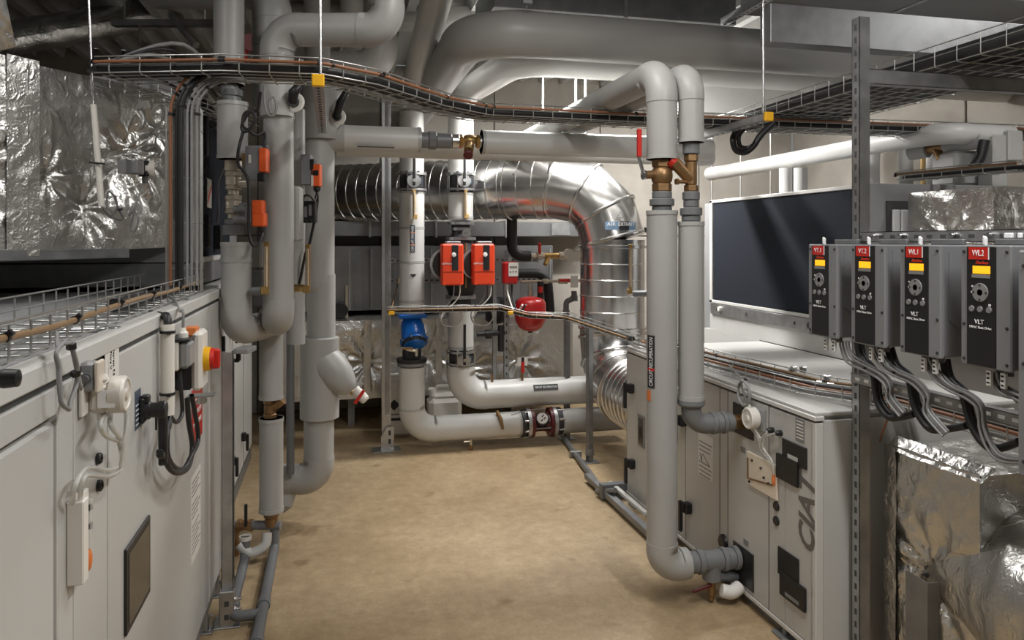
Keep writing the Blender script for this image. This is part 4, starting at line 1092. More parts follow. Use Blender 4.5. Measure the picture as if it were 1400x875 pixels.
S('hanger_bar', MB().tube([W(235, 22, 4.3), W(268, 62, 4.1)], .02, 6), 'galv_d', 'short slanting steel bar under the ceiling at upper left', 'bar')
cable('thin rod above the left end of the overhead tray', [W(191, 27, 4.0), W(191, 100, 3.72)], .006, 'steel', smooth=False, cat_='rod', name='threaded_rod')

# trapeze struts under the tray with yellow caps and rods
def trapeze(label, lab2, capx, capy, d, yfar, X=None):
    c = W(capx, capy, d); 
    far = V((c.x + .0, c.y + yfar, c.z))
    t = strut(label, c, far, (0, 0, -1), .045, .042, slots=True, step=.06, name='trapeze_strut')
    P('yellow_end_cap', MB().obox(c - YA * .012, XA * .024, YA * .012, ZA * .024, .004), 'yellow', t)
    cable(lab2, [c + V((.008, .05, -.02)), V((c.x + .008, c.y + .05, ZC - .12))], .0065, 'steel', smooth=False, cat_='rod', name='threaded_rod')
    return t
trapeze('trapeze strut with yellow cap under the tray above the thick riser', 'threaded rod rising from the left yellow capped strut', 435, 111, 2.9, 1.3)
trapeze('trapeze strut with yellow cap under the tray near the right tray', 'threaded rod rising from the right yellow capped strut', 1049, 160, 3.84, 1.1)
# ============================================================ big overhead pipes and ducts
pipe('biggest grey overhead pipe crossing the room and bending back on the left', [(5.35, 4.36, 3.0), (.80, 4.32, 3.0), (.80, 7.86, 3.0)], .138, .34)
p2 = W(630, 330, 6.35)
tH2 = pipe('second overhead pipe below the biggest one feeding the pump riser', [(5.35, 4.95, 3.0), (1.24, 4.92, 3.0), (p2.x, p2.y, 3.0), (p2.x, p2.y, zz(240, 6.35))], .11, [.25, .17], 'jacket_w')
P('end_ring', MB().lathe((p2.x, p2.y, zz(240, 6.35)), ZA, [(0, .09), (0, .1125), (.02, .1125), (.02, .11)], 28), 'tape', tH2)
p1 = W(563, 330, 6.15)
tS = pipe('slender overhead pipe dropping to the blue strainer riser', [W(612, -60, 4.25), V((p1.x, p1.y, 2.98)), V((p1.x, p1.y, zz(238, 6.15)))], .10, .18, 'jacket_w')
P('end_ring', MB().lathe((p1.x, p1.y, zz(238, 6.15)), ZA, [(0, .09), (0, .1025), (.02, .1025), (.02, .10)], 28), 'tape', tS)
def rduct(label, x0, x1, y0, y1, z0, z1, m_='tin', seams=()):
    t = T('rectangular_duct', label, 'duct')
    P('casing', MB().box(x0, x1, y0, y1, z0, z1, .004), m_, t)
    for ax, v in seams:
        if ax == 'x': P('flange_seam', MB().box(v - .012, v + .012, y0 - .012, y1 + .012, z0 - .012, z1 + .012, .003), 'galv', t)
        else: P('flange_seam', MB().box(x0 - .012, x1 + .012, v - .012, v + .012, z0 - .012, z1 + .012, .003), 'galv', t)
    return t
rduct('flat grey duct above the biggest overhead pipe', 1.0, 2.72, 4.62, 5.25, 3.25, 3.46, 'galv_d', (('x', 1.9),))
rduct('wide grey duct under the ceiling at the upper right', 2.5, 5.2, 3.55, 4.2, 3.18, 3.47, 'unit_grey', (('x', 3.4), ('x', 4.6)))
rduct('shallow grey duct in front of the biggest pipe at the upper right', 2.2, 5.2, 3.40, 3.50, 2.78, 2.985, 'galv_d', (('x', 4.4),))
strut('slotted ceiling strut slanting over the biggest overhead pipe', W(990, 30, 4.75), W(1066, -14, 3.75), (0, 0, -1), .045, .042, name='ceiling_strut')
t = T('pipe_clamp', 'dark pipe clamp on the front of the overhead pipe', 'clamp')
c = W(720, 4, 4.3); P('clamp', MB().obox(c, XA * .03, YA * .03, ZA * .012, .003).cyl(c - ZA * .03, c + ZA * .3, .007, 8), 'galv_d', t)

# ============================================================ spiral exhaust duct
R_ = .272
def spiral(root, path, r, pitch, rib=.006, n=40, name='spiral_tube'):
    path = [V(p) for p in path]; mb = MB()
    for a, b in zip(path, path[1:]):
        L = (b - a).length; k = max(1, int(L / pitch)); p = L / k; d = (b - a) / L; w = .012
        for i in range(k):
            o = a + d * p * i
            mb.lathe(o, d, [(0, r), (p - w, r)], n)
            mb.lathe(o + d * (p - w), d, [(0, r), (w * .3, r + rib), (w * .7, r + rib), (w, r)], n, smooth=True)
    # drop the hidden end discs
    keep = [i for i, f in enumerate(mb.f) if len(f) < 8]
    mb.f = [mb.f[i] for i in keep]; mb.s = [mb.s[i] for i in keep]
    P(name, mb, 'duct', root)
def gores(root, pts, r):
    for i, (a, b) in enumerate(zip(pts, pts[1:])):
        pass
    P('gore_elbow', MB().tube(pts, r, 40), 'duct', root)
    m = len(pts)
    for i in range(m):
        d = (pts[min(i + 1, m - 1)] - pts[max(i - 1, 0)]).normalized()
        P('gore_seam', MB().lathe(pts[i] - d * .016, d, [(0, r), (.004, r + .012), (.012, r + .014), (.02, r + .014), (.028, r + .012), (.032, r)], 40), 'duct', root)
t = T('spiral_duct', 'shiny spiral exhaust duct crossing the back and turning down', 'duct')
vc_ = W(837, 330, 6.3); zc = zz(254, 6.3)
corner = V((vc_.x, vc_.y, zc)); a0 = W(430, 263, 7.35); a0.z = zc
dd = (a0 - corner).normalized()
e0 = corner + dd * .50; e1 = corner - ZA * .42
spiral(t, [a0, corner + dd * .95], R_, .105)
P('smooth_sleeve', MB().tube([corner + dd * .95, e0], R_ + .004, 40), 'duct', t)
for q in (.93, .80, .66): 
    p = corner + dd * q; P('sleeve_band', MB().lathe(p, -dd, [(0, R_), (.004, R_ + .013), (.02, R_ + .013), (.024, R_)], 40), 'duct', t)
P('clamp_lug', MB().obox(corner + dd * .95 + V((0, -.28, .05)), (.03, 0, 0), (0, .02, 0), (0, 0, .06), .004), 'galv_d', t)
ctr = corner + dd * .46 - ZA * .46
gp = [ctr + (Matrix.Rotation(-a, 3, dd.cross(ZA)) @ (ZA * .46)) for a in (0, math.pi / 6, math.pi / 3, math.pi / 2)]
if (gp[-1] - (corner - ZA * .46)).length > .1:
    gp = [ctr + (Matrix.Rotation(a, 3, dd.cross(ZA)) @ (ZA * .46)) for a in (0, math.pi / 6, math.pi / 3, math.pi / 2)]
gp = [e0] + gp[1:]
gores(t, gp, R_ + .004)
vz0 = gp[-1].z
pz = lambda z: V((vc_.x, vc_.y, z))
P('smooth_sleeve', MB().tube([pz(vz0), pz(zz(340, 6.3))], R_ + .004, 40), 'duct', t)
P('gore_seam', MB().lathe(pz(zz(340, 6.3)), ZA, [(0, R_), (.006, R_ + .016), (.028, R_ + .016), (.034, R_)], 40), 'duct', t)
spiral(t, [pz(zz(340, 6.3)), pz(1.02)], R_, .112)
low = [pz(1.02), pz(.96), pz(.96) + V((0, -.10, -.24)), pz(.62) + V((0, -.30, 0)), pz(.55) + V((0, -.52, 0))]
low = [pz(1.02)] + fil([pz(1.0), pz(.55), pz(.55) + V((0, -.62, 0))], .40, 3)[1:]
gores(t, low[:-1] , R_ + .004)
spiral(t, [low[-2], V((vc_.x, 4.70, .55))], R_, .075, rib=.009)
# label on the duct: AIR EXTRAIT with triangle
def arc_patch(name, root, cx, cy, r, a0, a1, z0, z1, m_, n=8):
    """label wrapped on an upright pipe; angles in degrees from -Y (toward the near end), + to the right"""
    mb = MB(); vs = []
    for i in range(n + 1):
        a = math.radians(a0 + (a1 - a0) * i / n)
        for rr in (r, r + .0016):
            for z in (z0, z1): vs.append(V((cx + math.sin(a) * rr, cy - math.cos(a) * rr, z)))
    fs = []
    for i in range(n):
        b = i * 4; c = b + 4
        fs += [(b + 2, b + 3, c + 3, c + 2), (b + 1, c + 1, c + 3, b + 3), (b, b + 2, c + 2, c)]
    fs += [(0, 1, 3, 2), (n * 4, n * 4 + 2, n * 4 + 3, n * 4 + 1)]
    return P(name, mb.add(vs, fs), m_, root)
zl = zz(308, 6.0)
lb = arc_patch('duct_label', t, vc_.x, vc_.y, R_ + .005, -33, 22, zl - .035, zl + .03, 'lduct')
arc_patch('dark_stripe', lb, vc_.x, vc_.y, R_ + .0055, -10, 8, zl - .04, zl + .031, 'ink')
for k, ch in enumerate('AIR EXTRAIT'):
    if ch == ' ': continue
    a = math.radians(-27 + k * 4.4)
    n_ = V((math.sin(a), -math.cos(a), 0))
    TX('letter', ch, V((vc_.x, vc_.y, zl + .008)) + n_ * (R_ + .0085), V((math.cos(a), math.sin(a), 0)), ZA, .042, 'letter_w', lb)
n_ = V((math.sin(math.radians(-8)), -math.cos(math.radians(-8)), 0)); tc_ = V((vc_.x, vc_.y, zl + .06)) + n_ * (R_ + .006); tx = V((math.cos(math.radians(-8)), math.sin(math.radians(-8)), 0))
tri = [tc_ - tx * .028, tc_ + tx * .028, tc_ + ZA * .05]
P('arrow', MB().tube(tri + [tri[0]], .003, 6), 'ink', lb)
thermo('long brass thermometer standing in front of the spiral duct', W(862, 402, 5.5), .36, -XA, camdir, 'brass')
S('thermometer_well', MB().cyl(W(866, 402, 5.5), W(888, 401, 5.45), .024, 14), 'grey_pl', 'grey socket holding the thermometer by the spiral duct', 'fitting')

# ============================================================ back wall ducts, foil duct
rduct('galvanised duct along the back just under the spiral duct', -.5, 2.75, 7.36, 7.85, zz(323, 7.2), zz(302, 7.2), 'tin', (('x', .35), ('x', 1.0), ('x', 1.72)))
S('air_diffuser_plate', MB().box(WY(760, 0, 7.19).x, WY(786, 0, 7.19).x, 7.345, 7.359, zz(321, 7.1), zz(303, 7.1), .002), 'galv', 'pale plate with printed diagram on the back duct', 'plate')
t = rduct('sheet metal plenum behind the pumps', -.5, 2.2, 7.3, 7.86, 1.08, zz(336, 7.3), 'tin', ())
for px_ in (478, 508, 590, 668, 752):
    x = WY(px_, 400, 7.3).x; P('panel_seam', MB().box(x - .006, x + .006, 7.29, 7.3, 1.09, zz(340, 7.3)), 'galv', t)
for px_ in (494, 550, 620, 700):
    x = WY(px_, 400, 7.3).x; P('panel_crease', MB().add([(x - .08, 7.299, 1.1), (x + .08, 7.299, 1.1), (x + .08, 7.299, zz(342, 7.3)), (x - .08, 7.299, zz(342, 7.3)), (x, 7.285, 1.1), (x, 7.285, zz(342, 7.3))], [(0, 4, 5, 3), (4, 1, 2, 5)]), 'tin', t)
S('flexible_hose_end', MB().lathe(W(465, 425, 6.9), YA, [(0, .07), (.06, .075), (.12, .07)], 20), 'black', 'black round hose end at the left edge of the plenum', 'hose')
S('wood_strip', MB().obox(W(474, 412, 7.1), XA * .012, YA * .02, ZA * .15), 'tan', 'thin wooden strip standing against the plenum', 'strip')
t = T('foil_duct', 'low foil wrapped duct along the back behind the pumps', 'foil duct')
mb = MB()
xs0, xs1 = -.45, 2.3
foil_patch(mb, (xs0, 6.95, .30), (xs1, 6.95, .30), (xs1, 6.95, 1.02), (xs0, 6.95, 1.02), 150, 50, .018, pins=((.80, .42, .4), (.62, .3, .3), (.48, .5, .35), (.28, .45, .35)), seed=21.)
foil_patch(mb, (xs0, 6.95, 1.02), (xs1, 6.95, 1.02), (xs1, 7.8, 1.05), (xs0, 7.8, 1.05), 90, 20, .015, seed=25.)
foil_patch(mb, (xs0, 7.8, .3), (xs1, 7.8, .3), (xs1, 6.95, .3), (xs0, 6.95, .3), 60, 10, .01, seed=28.)
P('wrapped_body', mb, 'foil', t)
for px_ in (502, 600):
    x = WY(px_, 480, 6.93).x; mb = MB(); foil_patch(mb, (x - .03, 6.925, .3), (x + .03, 6.925, .3), (x + .03, 6.925, 1.03), (x - .03, 6.925, 1.03), 6, 40, .01, seed=px_ * .1, edge=False); P('foil_tape', mb, 'foil', t)
for px_ in (480, 700, 840):
    x = WY(px_, 560, 7.3).x; P('support_leg', MB().box(x - .03, x + .03, 7.2, 7.6, 0, .3), 'galv_d', t)
# white panel lower left of the back (grey cabinet) and containers
t = T('jerrycan', 'pale grey jerrycan on the floor between the two white risers', 'jerrycan')
c = W(607, 563, 6.75); x, y = c.x, c.y
P('body', MB().box(x - .15, x + .15, y - .12, y + .12, .0, .34, .04), 'plastic_w', t)
P('shoulder', MB().obox((x, y, .35), (.12, 0, 0), (0, .09, 0), (0, 0, .03), .025), 'plastic_w', t)
P('handle', MB().tube(fil([(x - .09, y, .36), (x - .07, y, .43), (x + .05, y, .43), (x + .07, y, .36)], .03, 5), .016, 10), 'plastic_w', t)
P('cap', MB().cyl((x - .11, y - .02, .36), (x - .12, y - .03, .42), .03, 16), 'plastic_w', t)
st = P('paper_label', MB().box(x + .0, x + .12, y - .1215, y - .12, .12, .22), 'paper', t)
TX('lettering', 'N° 27', (x + .06, y - .122, .18), XA, ZA, .035, 'ink', st)
t = T('container_drum', 'white plastic container with hazard label behind the middle strut post', 'container')
c = W(542, 570, 6.72); x, y = c.x, c.y
P('body', MB().box(x - .13, x + .13, y - .12, y + .12, 0, .5, .03), 'plastic_w', t)
P('rim', MB().box(x - .11, x + .11, y - .10, y + .10, .49, .54, .02), 'plastic_w', t)
st = P('paper_label', MB().box(x - .10, x + .10, y - .1216, y - .12, .12, .36), 'paper', t)
d_ = V((x - .03, y - .1225, .29)); P('hazard_diamond', MB().prism([d_ + V((.05, 0, 0)), d_ + V((0, 0, .05)), d_ - V((.05, 0, 0)), d_ - V((0, 0, .05))], (0, -.0008, 0)), 'ink', st)
P('print_line', MB().box(x - .08, x + .08, y - .123, y - .1216, .15, .175), 'ink', st)
P('print_line', MB().box(x - .08, x + .08, y - .123, y - .1216, .20, .212), 'inkgrey', st)

# ============================================================ middle strut post
c = W(528, 612, 6.22)
t = strut('tall double galvanised strut post in the middle left of the back', (c.x, c.y, .01), (c.x, c.y, ZC - .12), (0, -1, 0), .075, .05, slots=False)
P('web_groove', MB().box(c.x - .014, c.x + .014, c.y - .0262, c.y - .024, .3, 3.2), 'galv_d', t)
P('web_groove', MB().box(c.x + .02, c.x + .024, c.y - .0268, c.y - .024, .3, 3.2), 'groove', t)
P('base_plate', MB().box(c.x - .12, c.x + .12, c.y - .1, c.y + .06, 0, .01, .002), 'galv', t)
P('foot_bracket', MB().prism([(c.x - .045, c.y - .045, .01), (c.x + .06, c.y - .045, .01), (c.x + .06, c.y - .045, .2), (c.x + .0, c.y - .045, .2), (c.x - .045, c.y - .045, .12)], (0, -.006, 0)), 'galv', t)
for z in (.06, .13): P('slot', MB().box(c.x + .015, c.x + .035, c.y - .0535, c.y - .051, z, z + .04), 'groove', t)
for i, z in enumerate((zz(357, 6.3), zz(386, 6.3))):
    t = strut(['upper horizontal wall strut behind the twin pump', 'lower horizontal wall strut behind the twin pump'][i], (c.x, 6.62, z), (1.85, 6.62, z), (0, -1, 0), .042, .04, name='wall_strut', step=.05)
for i, px_ in enumerate((676, 692)):
    q_ = WY(px_, 400, 6.58)
    strut(['slim upright pipe strut left of the red controller box', 'slotted upright strut under the red controller box'][i], (q_.x, 6.58, .28), (q_.x, 6.58, zz(375, 6.3)), (0, -1, 0), .035 + .012 * i, .03, slots=bool(i), name='wall_strut')
for i, (px_, y0, d_) in enumerate(((775, 432, 6.55), (806, 440, 5.86))):
    q_ = W(px_, 600, d_)
    t = strut(['farther floor strut holding the tray by the spiral duct', 'nearer floor strut holding the tray by the spiral duct'][i], (q_.x, q_.y, 0), (q_.x, q_.y, 1.09), (-1, -.3, 0), .041, .041, slots=False, mat_='galv_d', name='floor_strut')
    P('base_plate', MB().box(q_.x - .07, q_.x + .07, q_.y - .05, q_.y + .05, 0, .008, .002), 'galv_d', t)
    P('pipe_socket', MB().lathe((q_.x, q_.y, .06), ZA, [(0, .035), (.05, .035)], 14), 'galv_d', t)
q0, q1 = W(770, 603, 6.5), W(880, 705, 4.75)
t = T('floor_rail', 'grey steel rail lying on the floor toward the right unit', 'rail')
P('rail', MB().tube([V((q0.x, q0.y, .03)), V((1.80, 4.75, .03))], .022, 12), 'galv_d', t)
P('clamp', MB().obox(V((q0.x, q0.y, .03)).lerp(V((1.80, 4.75, .03)), .35), (.05, 0, 0), (0, .02, 0), (0, 0, .025), .004), 'galv', t)

# ============================================================ riser 1: valve, label, blue strainer, bottom run
Z = lambda y, d=6.15: zz(y, d)
x1_, y1_ = p1.x, p1.y
bfly('lever butterfly valve at the top of the blue strainer riser', (x1_, y1_, Z(249)), .102, (0, -1, 0), h=.13, lever=.26)
t = T('insulated_pipe', 'white insulated riser with blue label above the blue strainer', 'pipe')
a, b = V((x1_, y1_, Z(262))), V((x1_, y1_, Z(428)))
pipe_parts(t, [a, b], .104, .1, 'jacket_w', rings=((a, -ZA), (b + ZA * .02, -ZA)))
seam_rings(t, a, b, .104, (.30, .58, .9))
lb = arc_patch('pipe_label', t, x1_, y1_, .1045, -12, 8, Z(345), Z(308), 'lblue')
for i, (m_, f0, f1) in enumerate((('ink', .74, .84), ('lorange', .70, .74), ('ink', .30, .36), ('lorange', .26, .30))):
    z0 = Z(345); L = Z(308) - Z(345); arc_patch('label_band', lb, x1_, y1_, .1052, -12, 8, z0 + L * f0, z0 + L * f1, m_)
TX('lettering', 'CIRCUIT PRIMAIRE', (x1_ - .004, y1_ - .1075, (Z(345) + Z(308)) / 2), ZA, -XA, .026, 'letter_w', lb, width=(Z(308) - Z(345)) * .92)
za = Z(376); P('flow_arrow', MB().prism([(x1_ - .028, y1_ - .1045, za + .012), (x1_ + .028, y1_ - .1045, za + .012), (x1_, y1_ - .1045, za - .018)], (0, -.002, 0)), 'ink', t)
thermo('brass thermometer on the riser with the blue label', (x1_ + .005, y1_ - .125, Z(300)), .23, XA, (0, -1, 0), 'gold')
t = T('flanged_strainer', 'bright blue flanged strainer in the left white riser', 'strainer')
zt_, zb_ = Z(428), Z(496); Lz = zt_ - zb_
P('top_flange', MB().obox((x1_, y1_, zt_ - .018), XA * .118, YA * .118, ZA * .018, .01), 'blue', t)
P('neck', MB().cyl((x1_, y1_, zt_ - .08), (x1_, y1_, zt_ - .03), .075, 24), 'castblack', t)
ax = V((.05, -.55, -.8)).normalized(); bc = V((x1_, y1_, zt_ - .07)) + V((0, .03, .02))
P('body', MB().lathe(bc - ax * .0, ax, [(0, .06), (.03, .088), (.08, .098), (.16, .102), (.20, .104)], 32, smooth=True), 'blue', t)
P('cover_flange', MB().lathe(bc + ax * .20, ax, [(0, .104), (0, .118), (.018, .118), (.018, .104), (.018, .095), (.05, .09), (.06, .0)], 32), 'blue', t)
P('cover_plate', MB().lathe(bc + ax * .218, ax, [(0, .10), (.025, .096), (.03, .0)], 28), 'castblack', t)
u_ = ax.orthogonal().normalized(); w_2 = ax.cross(u_)
for k in range(8):
    a_ = math.pi * (k + .5) / 4; P('bolt', MB().lathe(bc + ax * .20 + (u_ * math.cos(a_) + w_2 * math.sin(a_)) * .110, ax, [(0, .01), (.03, .01)], 6), 'steel', t)
P('lower_neck', MB().cyl((x1_, y1_, zb_ + .02), (x1_, y1_, zt_ - .2), .078, 24), 'castblack', t)
P('bottom_flange', MB().lathe((x1_, y1_, zb_ + .01), ZA, [(0, .125), (.03, .125), (.03, .09)], 28), 'castblack', t)
P('counter_flange', MB().lathe((x1_, y1_, zb_ - .02), ZA, [(0, .10), (0, .12), (.026, .12)], 28), 'galv_d', t)
P('drain_cock', MB().cyl((x1_ - .06, y1_ - .16, zb_ + .135), (x1_ + .02, y1_ - .17, zb_ + .12), .011, 10).cyl((x1_ + .02, y1_ - .17, zb_ + .14), (x1_ + .02, y1_ - .17, zb_ + .08), .012, 10), 'nickel', t)
P('copper_lever', MB().obox((x1_ - .05, y1_ - .17, zb_ + .145), XA * .045, YA * .006, ZA * .009, .003), 'bronze', t)
t = T('insulated_pipe', 'white bottom elbow pipe running right to the dark red flow meter', 'pipe')
zr = .181; a = V((x1_, y1_, zb_ - .03)); xm = WY(711, 580, y1_).x
pipe_parts(t, [a, V((x1_, y1_, zr)), V((xm, y1_, zr))], .106, .19, 'jacket_w', rings=((V((xm - .02, y1_, zr)), XA),))
P('joint_tape', MB().lathe((x1_, y1_, Z(560)), ZA, [(0, .106), (.003, .109), (.02, .109), (.023, .106)], 28), 'tape', t)
t2 = T('drain_cock', 'small drain cock hanging under the lower white pipe', 'drain cock'); c = V((WY(642, 605, y1_).x, y1_ - .06, .072))
P('stem', MB().cyl(c + ZA * .02, c - ZA * .03, .014, 12).cyl(c - XA * .06, c + XA * .0, .008, 8), 'nickel', t2); P('cap', MB().lathe(c - ZA * .068, ZA, [(0, .016), (.01, .02), (.035, .018), (.04, .01)], 10), 'bronze', t2)
t2 = T('test_cock', 'small bronze test cock on the lower white pipe', 'test cock'); c = V((WY(678, 572, y1_).x, y1_ - .05, zr + .10))
P('stem', MB().cyl(c - ZA * .03, c + ZA * .03, .012, 10), 'bronze', t2); P('lever', MB().tube([c + ZA * .03, c + V((.02, -.06, -.03)), c + V((.035, -.06, -.11))], [.012, .016, .012], 10), 'bronze', t2)
# flow meter
t = T('flow_meter', 'dark red flanged flow meter with silver dial near the floor', 'flow meter')
o = V((xm, y1_, zr)); L = WY(766, 577, y1_).x - xm
def ring_(nm, t0, t1, r, m_): P(nm, MB().lathe(o + XA * t0, XA, [(0, r * .7), (0, r), (t1 - t0, r), (t1 - t0, r * .7)], 28), m_, t)
ring_('grey_flange', .0, .035, .118, 'castblack'); ring_('gasket_ring', .035, .05, .105, 'rubber'); ring_('grey_flange', .05, .08, .13, 'galv'); ring_('red_flange', .08, .11, .125, 'dred')
P('meter_body', MB().lathe(o + XA * .11, XA, [(0, .085), (.05, .075), (L - .27, .075), (L - .22, .085)], 24, smooth=True), 'dred', t)
ring_('red_flange', L - .11, L - .08, .125, 'dred'); ring_('grey_flange', L - .08, L - .05, .13, 'galv'); ring_('black_flange', L - .05, L, .118, 'castblack')
bm = MB().lathe((0, 0, 0), XA, [(0, .012), (L + .0, .012)], 6)
for k in range(8):
    a_ = math.pi * (k + .5) / 4
    for q in (.02, L - .04): P('bolt', MB().lathe(o + V((q, -math.cos(a_) * .115, math.sin(a_) * .115)), XA, [(0, .010), (.05, .010)], 6), 'steel', t)
dc = o + V((L / 2 - .005, -.06, .035)); dn = V((-.1, -.85, .5)).normalized()
P('dial_housing', MB().lathe(dc, dn, [(0, .06), (.035, .062), (.05, .056), (.05, .05)], 24), 'castblack', t)
P('dial_face', MB().lathe(dc + dn * .0485, dn, [(0, .048), (.003, .047)], 24), 'paper', t)
for a_ in (.4, 2.2, 3.6): P('dial_mark', MB().obox(dc + dn * .052 + (dn.orthogonal().normalized() * math.cos(a_) + dn.cross(dn.orthogonal()).normalized() * math.sin(a_)) * .02, dn.orthogonal().normalized() * .012, dn.cross(dn.orthogonal()).normalized() * .005, dn * .001), 'ink', t)
P('tie_rod', MB().cyl(o + V((.11, -.085, -.03)), o + V((L - .11, -.085, -.03)), .008, 8), 'galv_d', t)
P('signal_wire', MB().tube(cat([dc + dn * .03 + V((.02, 0, .05)), o + V((.18, -.1, .14)), o + V((.05, -.08, .125)), o + V((-.1, -.09, .10))], 6), .004, 6), 'cable_g', t)
t = T('insulated_pipe', 'pipe coloured darker for shade, continuing right of the dark red flow meter', 'pipe')
pipe_parts(t, [o + XA * L, V((WY(850, 570, y1_).x, y1_, zr))], .106, .1)  # same run in the darker jacket colour, which stands in for shade

# ============================================================ riser 2: valve, gauge, twin pump, lower valve, elbow
x2_, y2_ = p2.x, p2.y; Z2 = lambda y: zz(y, 6.35)
bfly('lever butterfly valve above the twin pump', (x2_, y2_, Z2(249)), .102, (0, -1, 0), h=.13, lever=.20)
t = T('insulated_pipe', 'short white insulated length with thermometer above the twin pump', 'pipe')
a, b = V((x2_, y2_, Z2(264))), V((x2_, y2_, Z2(301))); pipe_parts(t, [a, b], .106, .1, 'jacket_w', rings=((a, -ZA), (b + ZA * .03, -ZA)))
thermo('brass thermometer on the short white length above the twin pump', (x2_ + .02, y2_ - .125, Z2(299)), .23, XA, (0, -1, 0), 'gold')
t = T('pressure_gauge', 'round white dial gauge above the twin red pumps', 'pressure gauge'); c = V((x2_ + .02, y2_ - .14, Z2(319)))
P('case', MB().lathe(c, -YA, [(0, .034), (.0, .036), (.03, .036), (.03, .032)], 24), 'steel', t); P('dial', MB().lathe(c + V((0, -.027, 0)), -YA, [(0, .032), (.001, .032)], 24), 'paper', t)
P('needle', MB().obox(c + V((0, -.0295, 0)), (.016, 0, .004), (0, .0008, 0), (-.0008, 0, .003)), 'ink', t); P('stem', MB().cyl(c + V((0, .13, -.0)), c, .012, 10), 'brass', t)
t = T('twin_pump', 'twin head circulation pump with two orange red modules', 'pump')
for z, r in ((Z2(304), .115), (Z2(312), .085), (Z2(325), .13)): P('flange', MB().lathe((x2_, y2_, z - .02), ZA, [(0, r * .8), (0, r), (.025, r), (.025, r * .8)], 28), 'galv', t)
P('throat', MB().lathe((x2_, y2_, Z2(326)), ZA, [(0, .10), (.05, .075), (Z2(302) - Z2(326), .085)], 24, smooth=True), 'castblack', t)
zm = Z2(360)
P('volute', MB().lathe((x2_, y2_, Z2(406)), ZA, [(0, .10), (.06, .12), (.15, .16), (.3, .16), (.42, .12), (Z2(326) - Z2(406), .10)], 24, smooth=True), 'castblack', t)
P('lower_flange', MB().lathe((x2_, y2_, Z2(408)), ZA, [(0, .13), (.03, .13)], 28), 'galv', t)
P('lower_throat', MB().lathe((x2_, y2_, Z2(424)), ZA, [(0, .11), (.02, .11), (.025, .09), (Z2(408) - Z2(424), .09)], 24), 'castblack', t)
P('lower_flange', MB().lathe((x2_, y2_, Z2(420)), ZA, [(0, .12), (.022, .12)], 28), 'galv_d', t)
P('gauge_pipe', MB().tube([V((x2_ + .01, y2_ - .19, Z2(332))), V((x2_ + .01, y2_ - .19, Z2(392)))], .008, 8), 'bronze', t)
for k, px_ in enumerate((617.5, 660)):
    mc = WY(px_, 360, y2_ - .30); mc.z = zm
    wx, hz_ = .090, .168
    P('motor', MB().lathe(mc + V((-.02, .05, 0)), YA, [(0, .125), (.06, .13), (.16, .13), (.2, .11), (.26, .10)], 28), 'castblack', t)
    P('motor_ring', MB().lathe(mc + V((-.035, .075, 0)), YA, [(0, .115), (0, .132), (.02, .132), (.02, .115)], 28), 'galv', t)
    md = P('control_module', MB().box(mc.x - wx, mc.x + wx, mc.y - .06, mc.y + .05, zm - hz_, zm + hz_, .012), 'pump', t)
    P('lower_seam', MB().box(mc.x - wx * .9, mc.x + wx * .9, mc.y - .0615, mc.y - .058, zm - hz_ * .36, zm - hz_ * .345), 'dred', md)
    P('display_strip', MB().box(mc.x - .008, mc.x + .045, mc.y - .063, mc.y - .055, zm - hz_ * .28, zm + hz_ * .95, .002), 'black', md)
    P('dial_knob', MB().lathe((mc.x + .008, mc.y - .063, zm + hz_ * .48), -YA, [(0, .019), (.012, .017), (.014, 0)], 20), 'letter_w', md)
    TX('lettering', 'salmson', (mc.x - .045, mc.y - .0612, zm + hz_ * .06), XA, ZA, .027, 'letter_w', md)
    P('top_rail', MB().box(mc.x - .05, mc.x + .07, mc.y - .04, mc.y + .05, zm + hz_, zm + hz_ + .02, .004), 'galv_d', t)
    for q in (-.07, .07): P('screw', MB().lathe((mc.x + q, mc.y - .06, zm - hz_ * .93), -YA, [(0, .008), (.006, .008), (.006, 0)], 8), 'orange', md)
    base_ = mc + V((.02, 0, -hz_))
    for g in range(2):
        pts = [base_ + V((.05 * g, 0, 0)), base_ + V((-.01 + .05 * g, -.01, -.09)), base_ + V((-.06 + .04 * g, -.02, -.16)), base_ + V((-.12 + .02 * g, -.02, -.23)), base_ + V((-.10, -.03, -.31)), base_ + V((.0, -.03, -.33)), base_ + V((.06, -.03, -.27)), base_ + V((.03, -.03, -.20)), base_ + V((-.05, -.02, -.20)), base_ + V((-.11, -.02, -.27))]
        cable('%s cable looping under the %s red pump module' % (['outer grey', 'inner pale'][g], ['left', 'right'][k]), pts, .0052, 'cable_g' if g == 0 else 'plastic_w')
t = T('insulated_pipe', 'white insulated length below the twin pump', 'pipe')
a, b = V((x2_, y2_, Z2(425))), V((x2_, y2_, Z2(477))); pipe_parts(t, [a, b], .11, .1, 'jacket_w', rings=((b + ZA * .03, -ZA),))
bfly('lever butterfly valve below the twin pump with pale disc', (x2_, y2_, Z2(488)), .106, (0, -1, 0), h=.10, lever=.30)
t = T('insulated_pipe', 'white elbow pipe running right above the dark red flow meter', 'pipe')
z3 = zz(540, 6.38)
pipe_parts(t, [V((x2_, y2_, Z2(499))), V((x2_, y2_, z3)), V((WY(818, 540, y2_).x, y2_, z3))], .122, .2, 'jacket_w')
lx0, lx1 = WY(725, 525, y2_).x, WY(758, 525, y2_).x
st = P('pipe_label', MB().obox(((lx0 + lx1) / 2, y2_ - .108, z3 + .06), ((lx1 - lx0) / 2, 0, 0), (0, .012, .022), (0, -.0012, .0007)), 'ink', t)
TX('lettering', 'CIRCUIT RECUPERATION', ((lx0 + lx1) / 2, y2_ - .1115, z3 + .062), XA, V((0, .48, .88)), .026, 'letter_w', st, width=(lx1 - lx0) * .9)
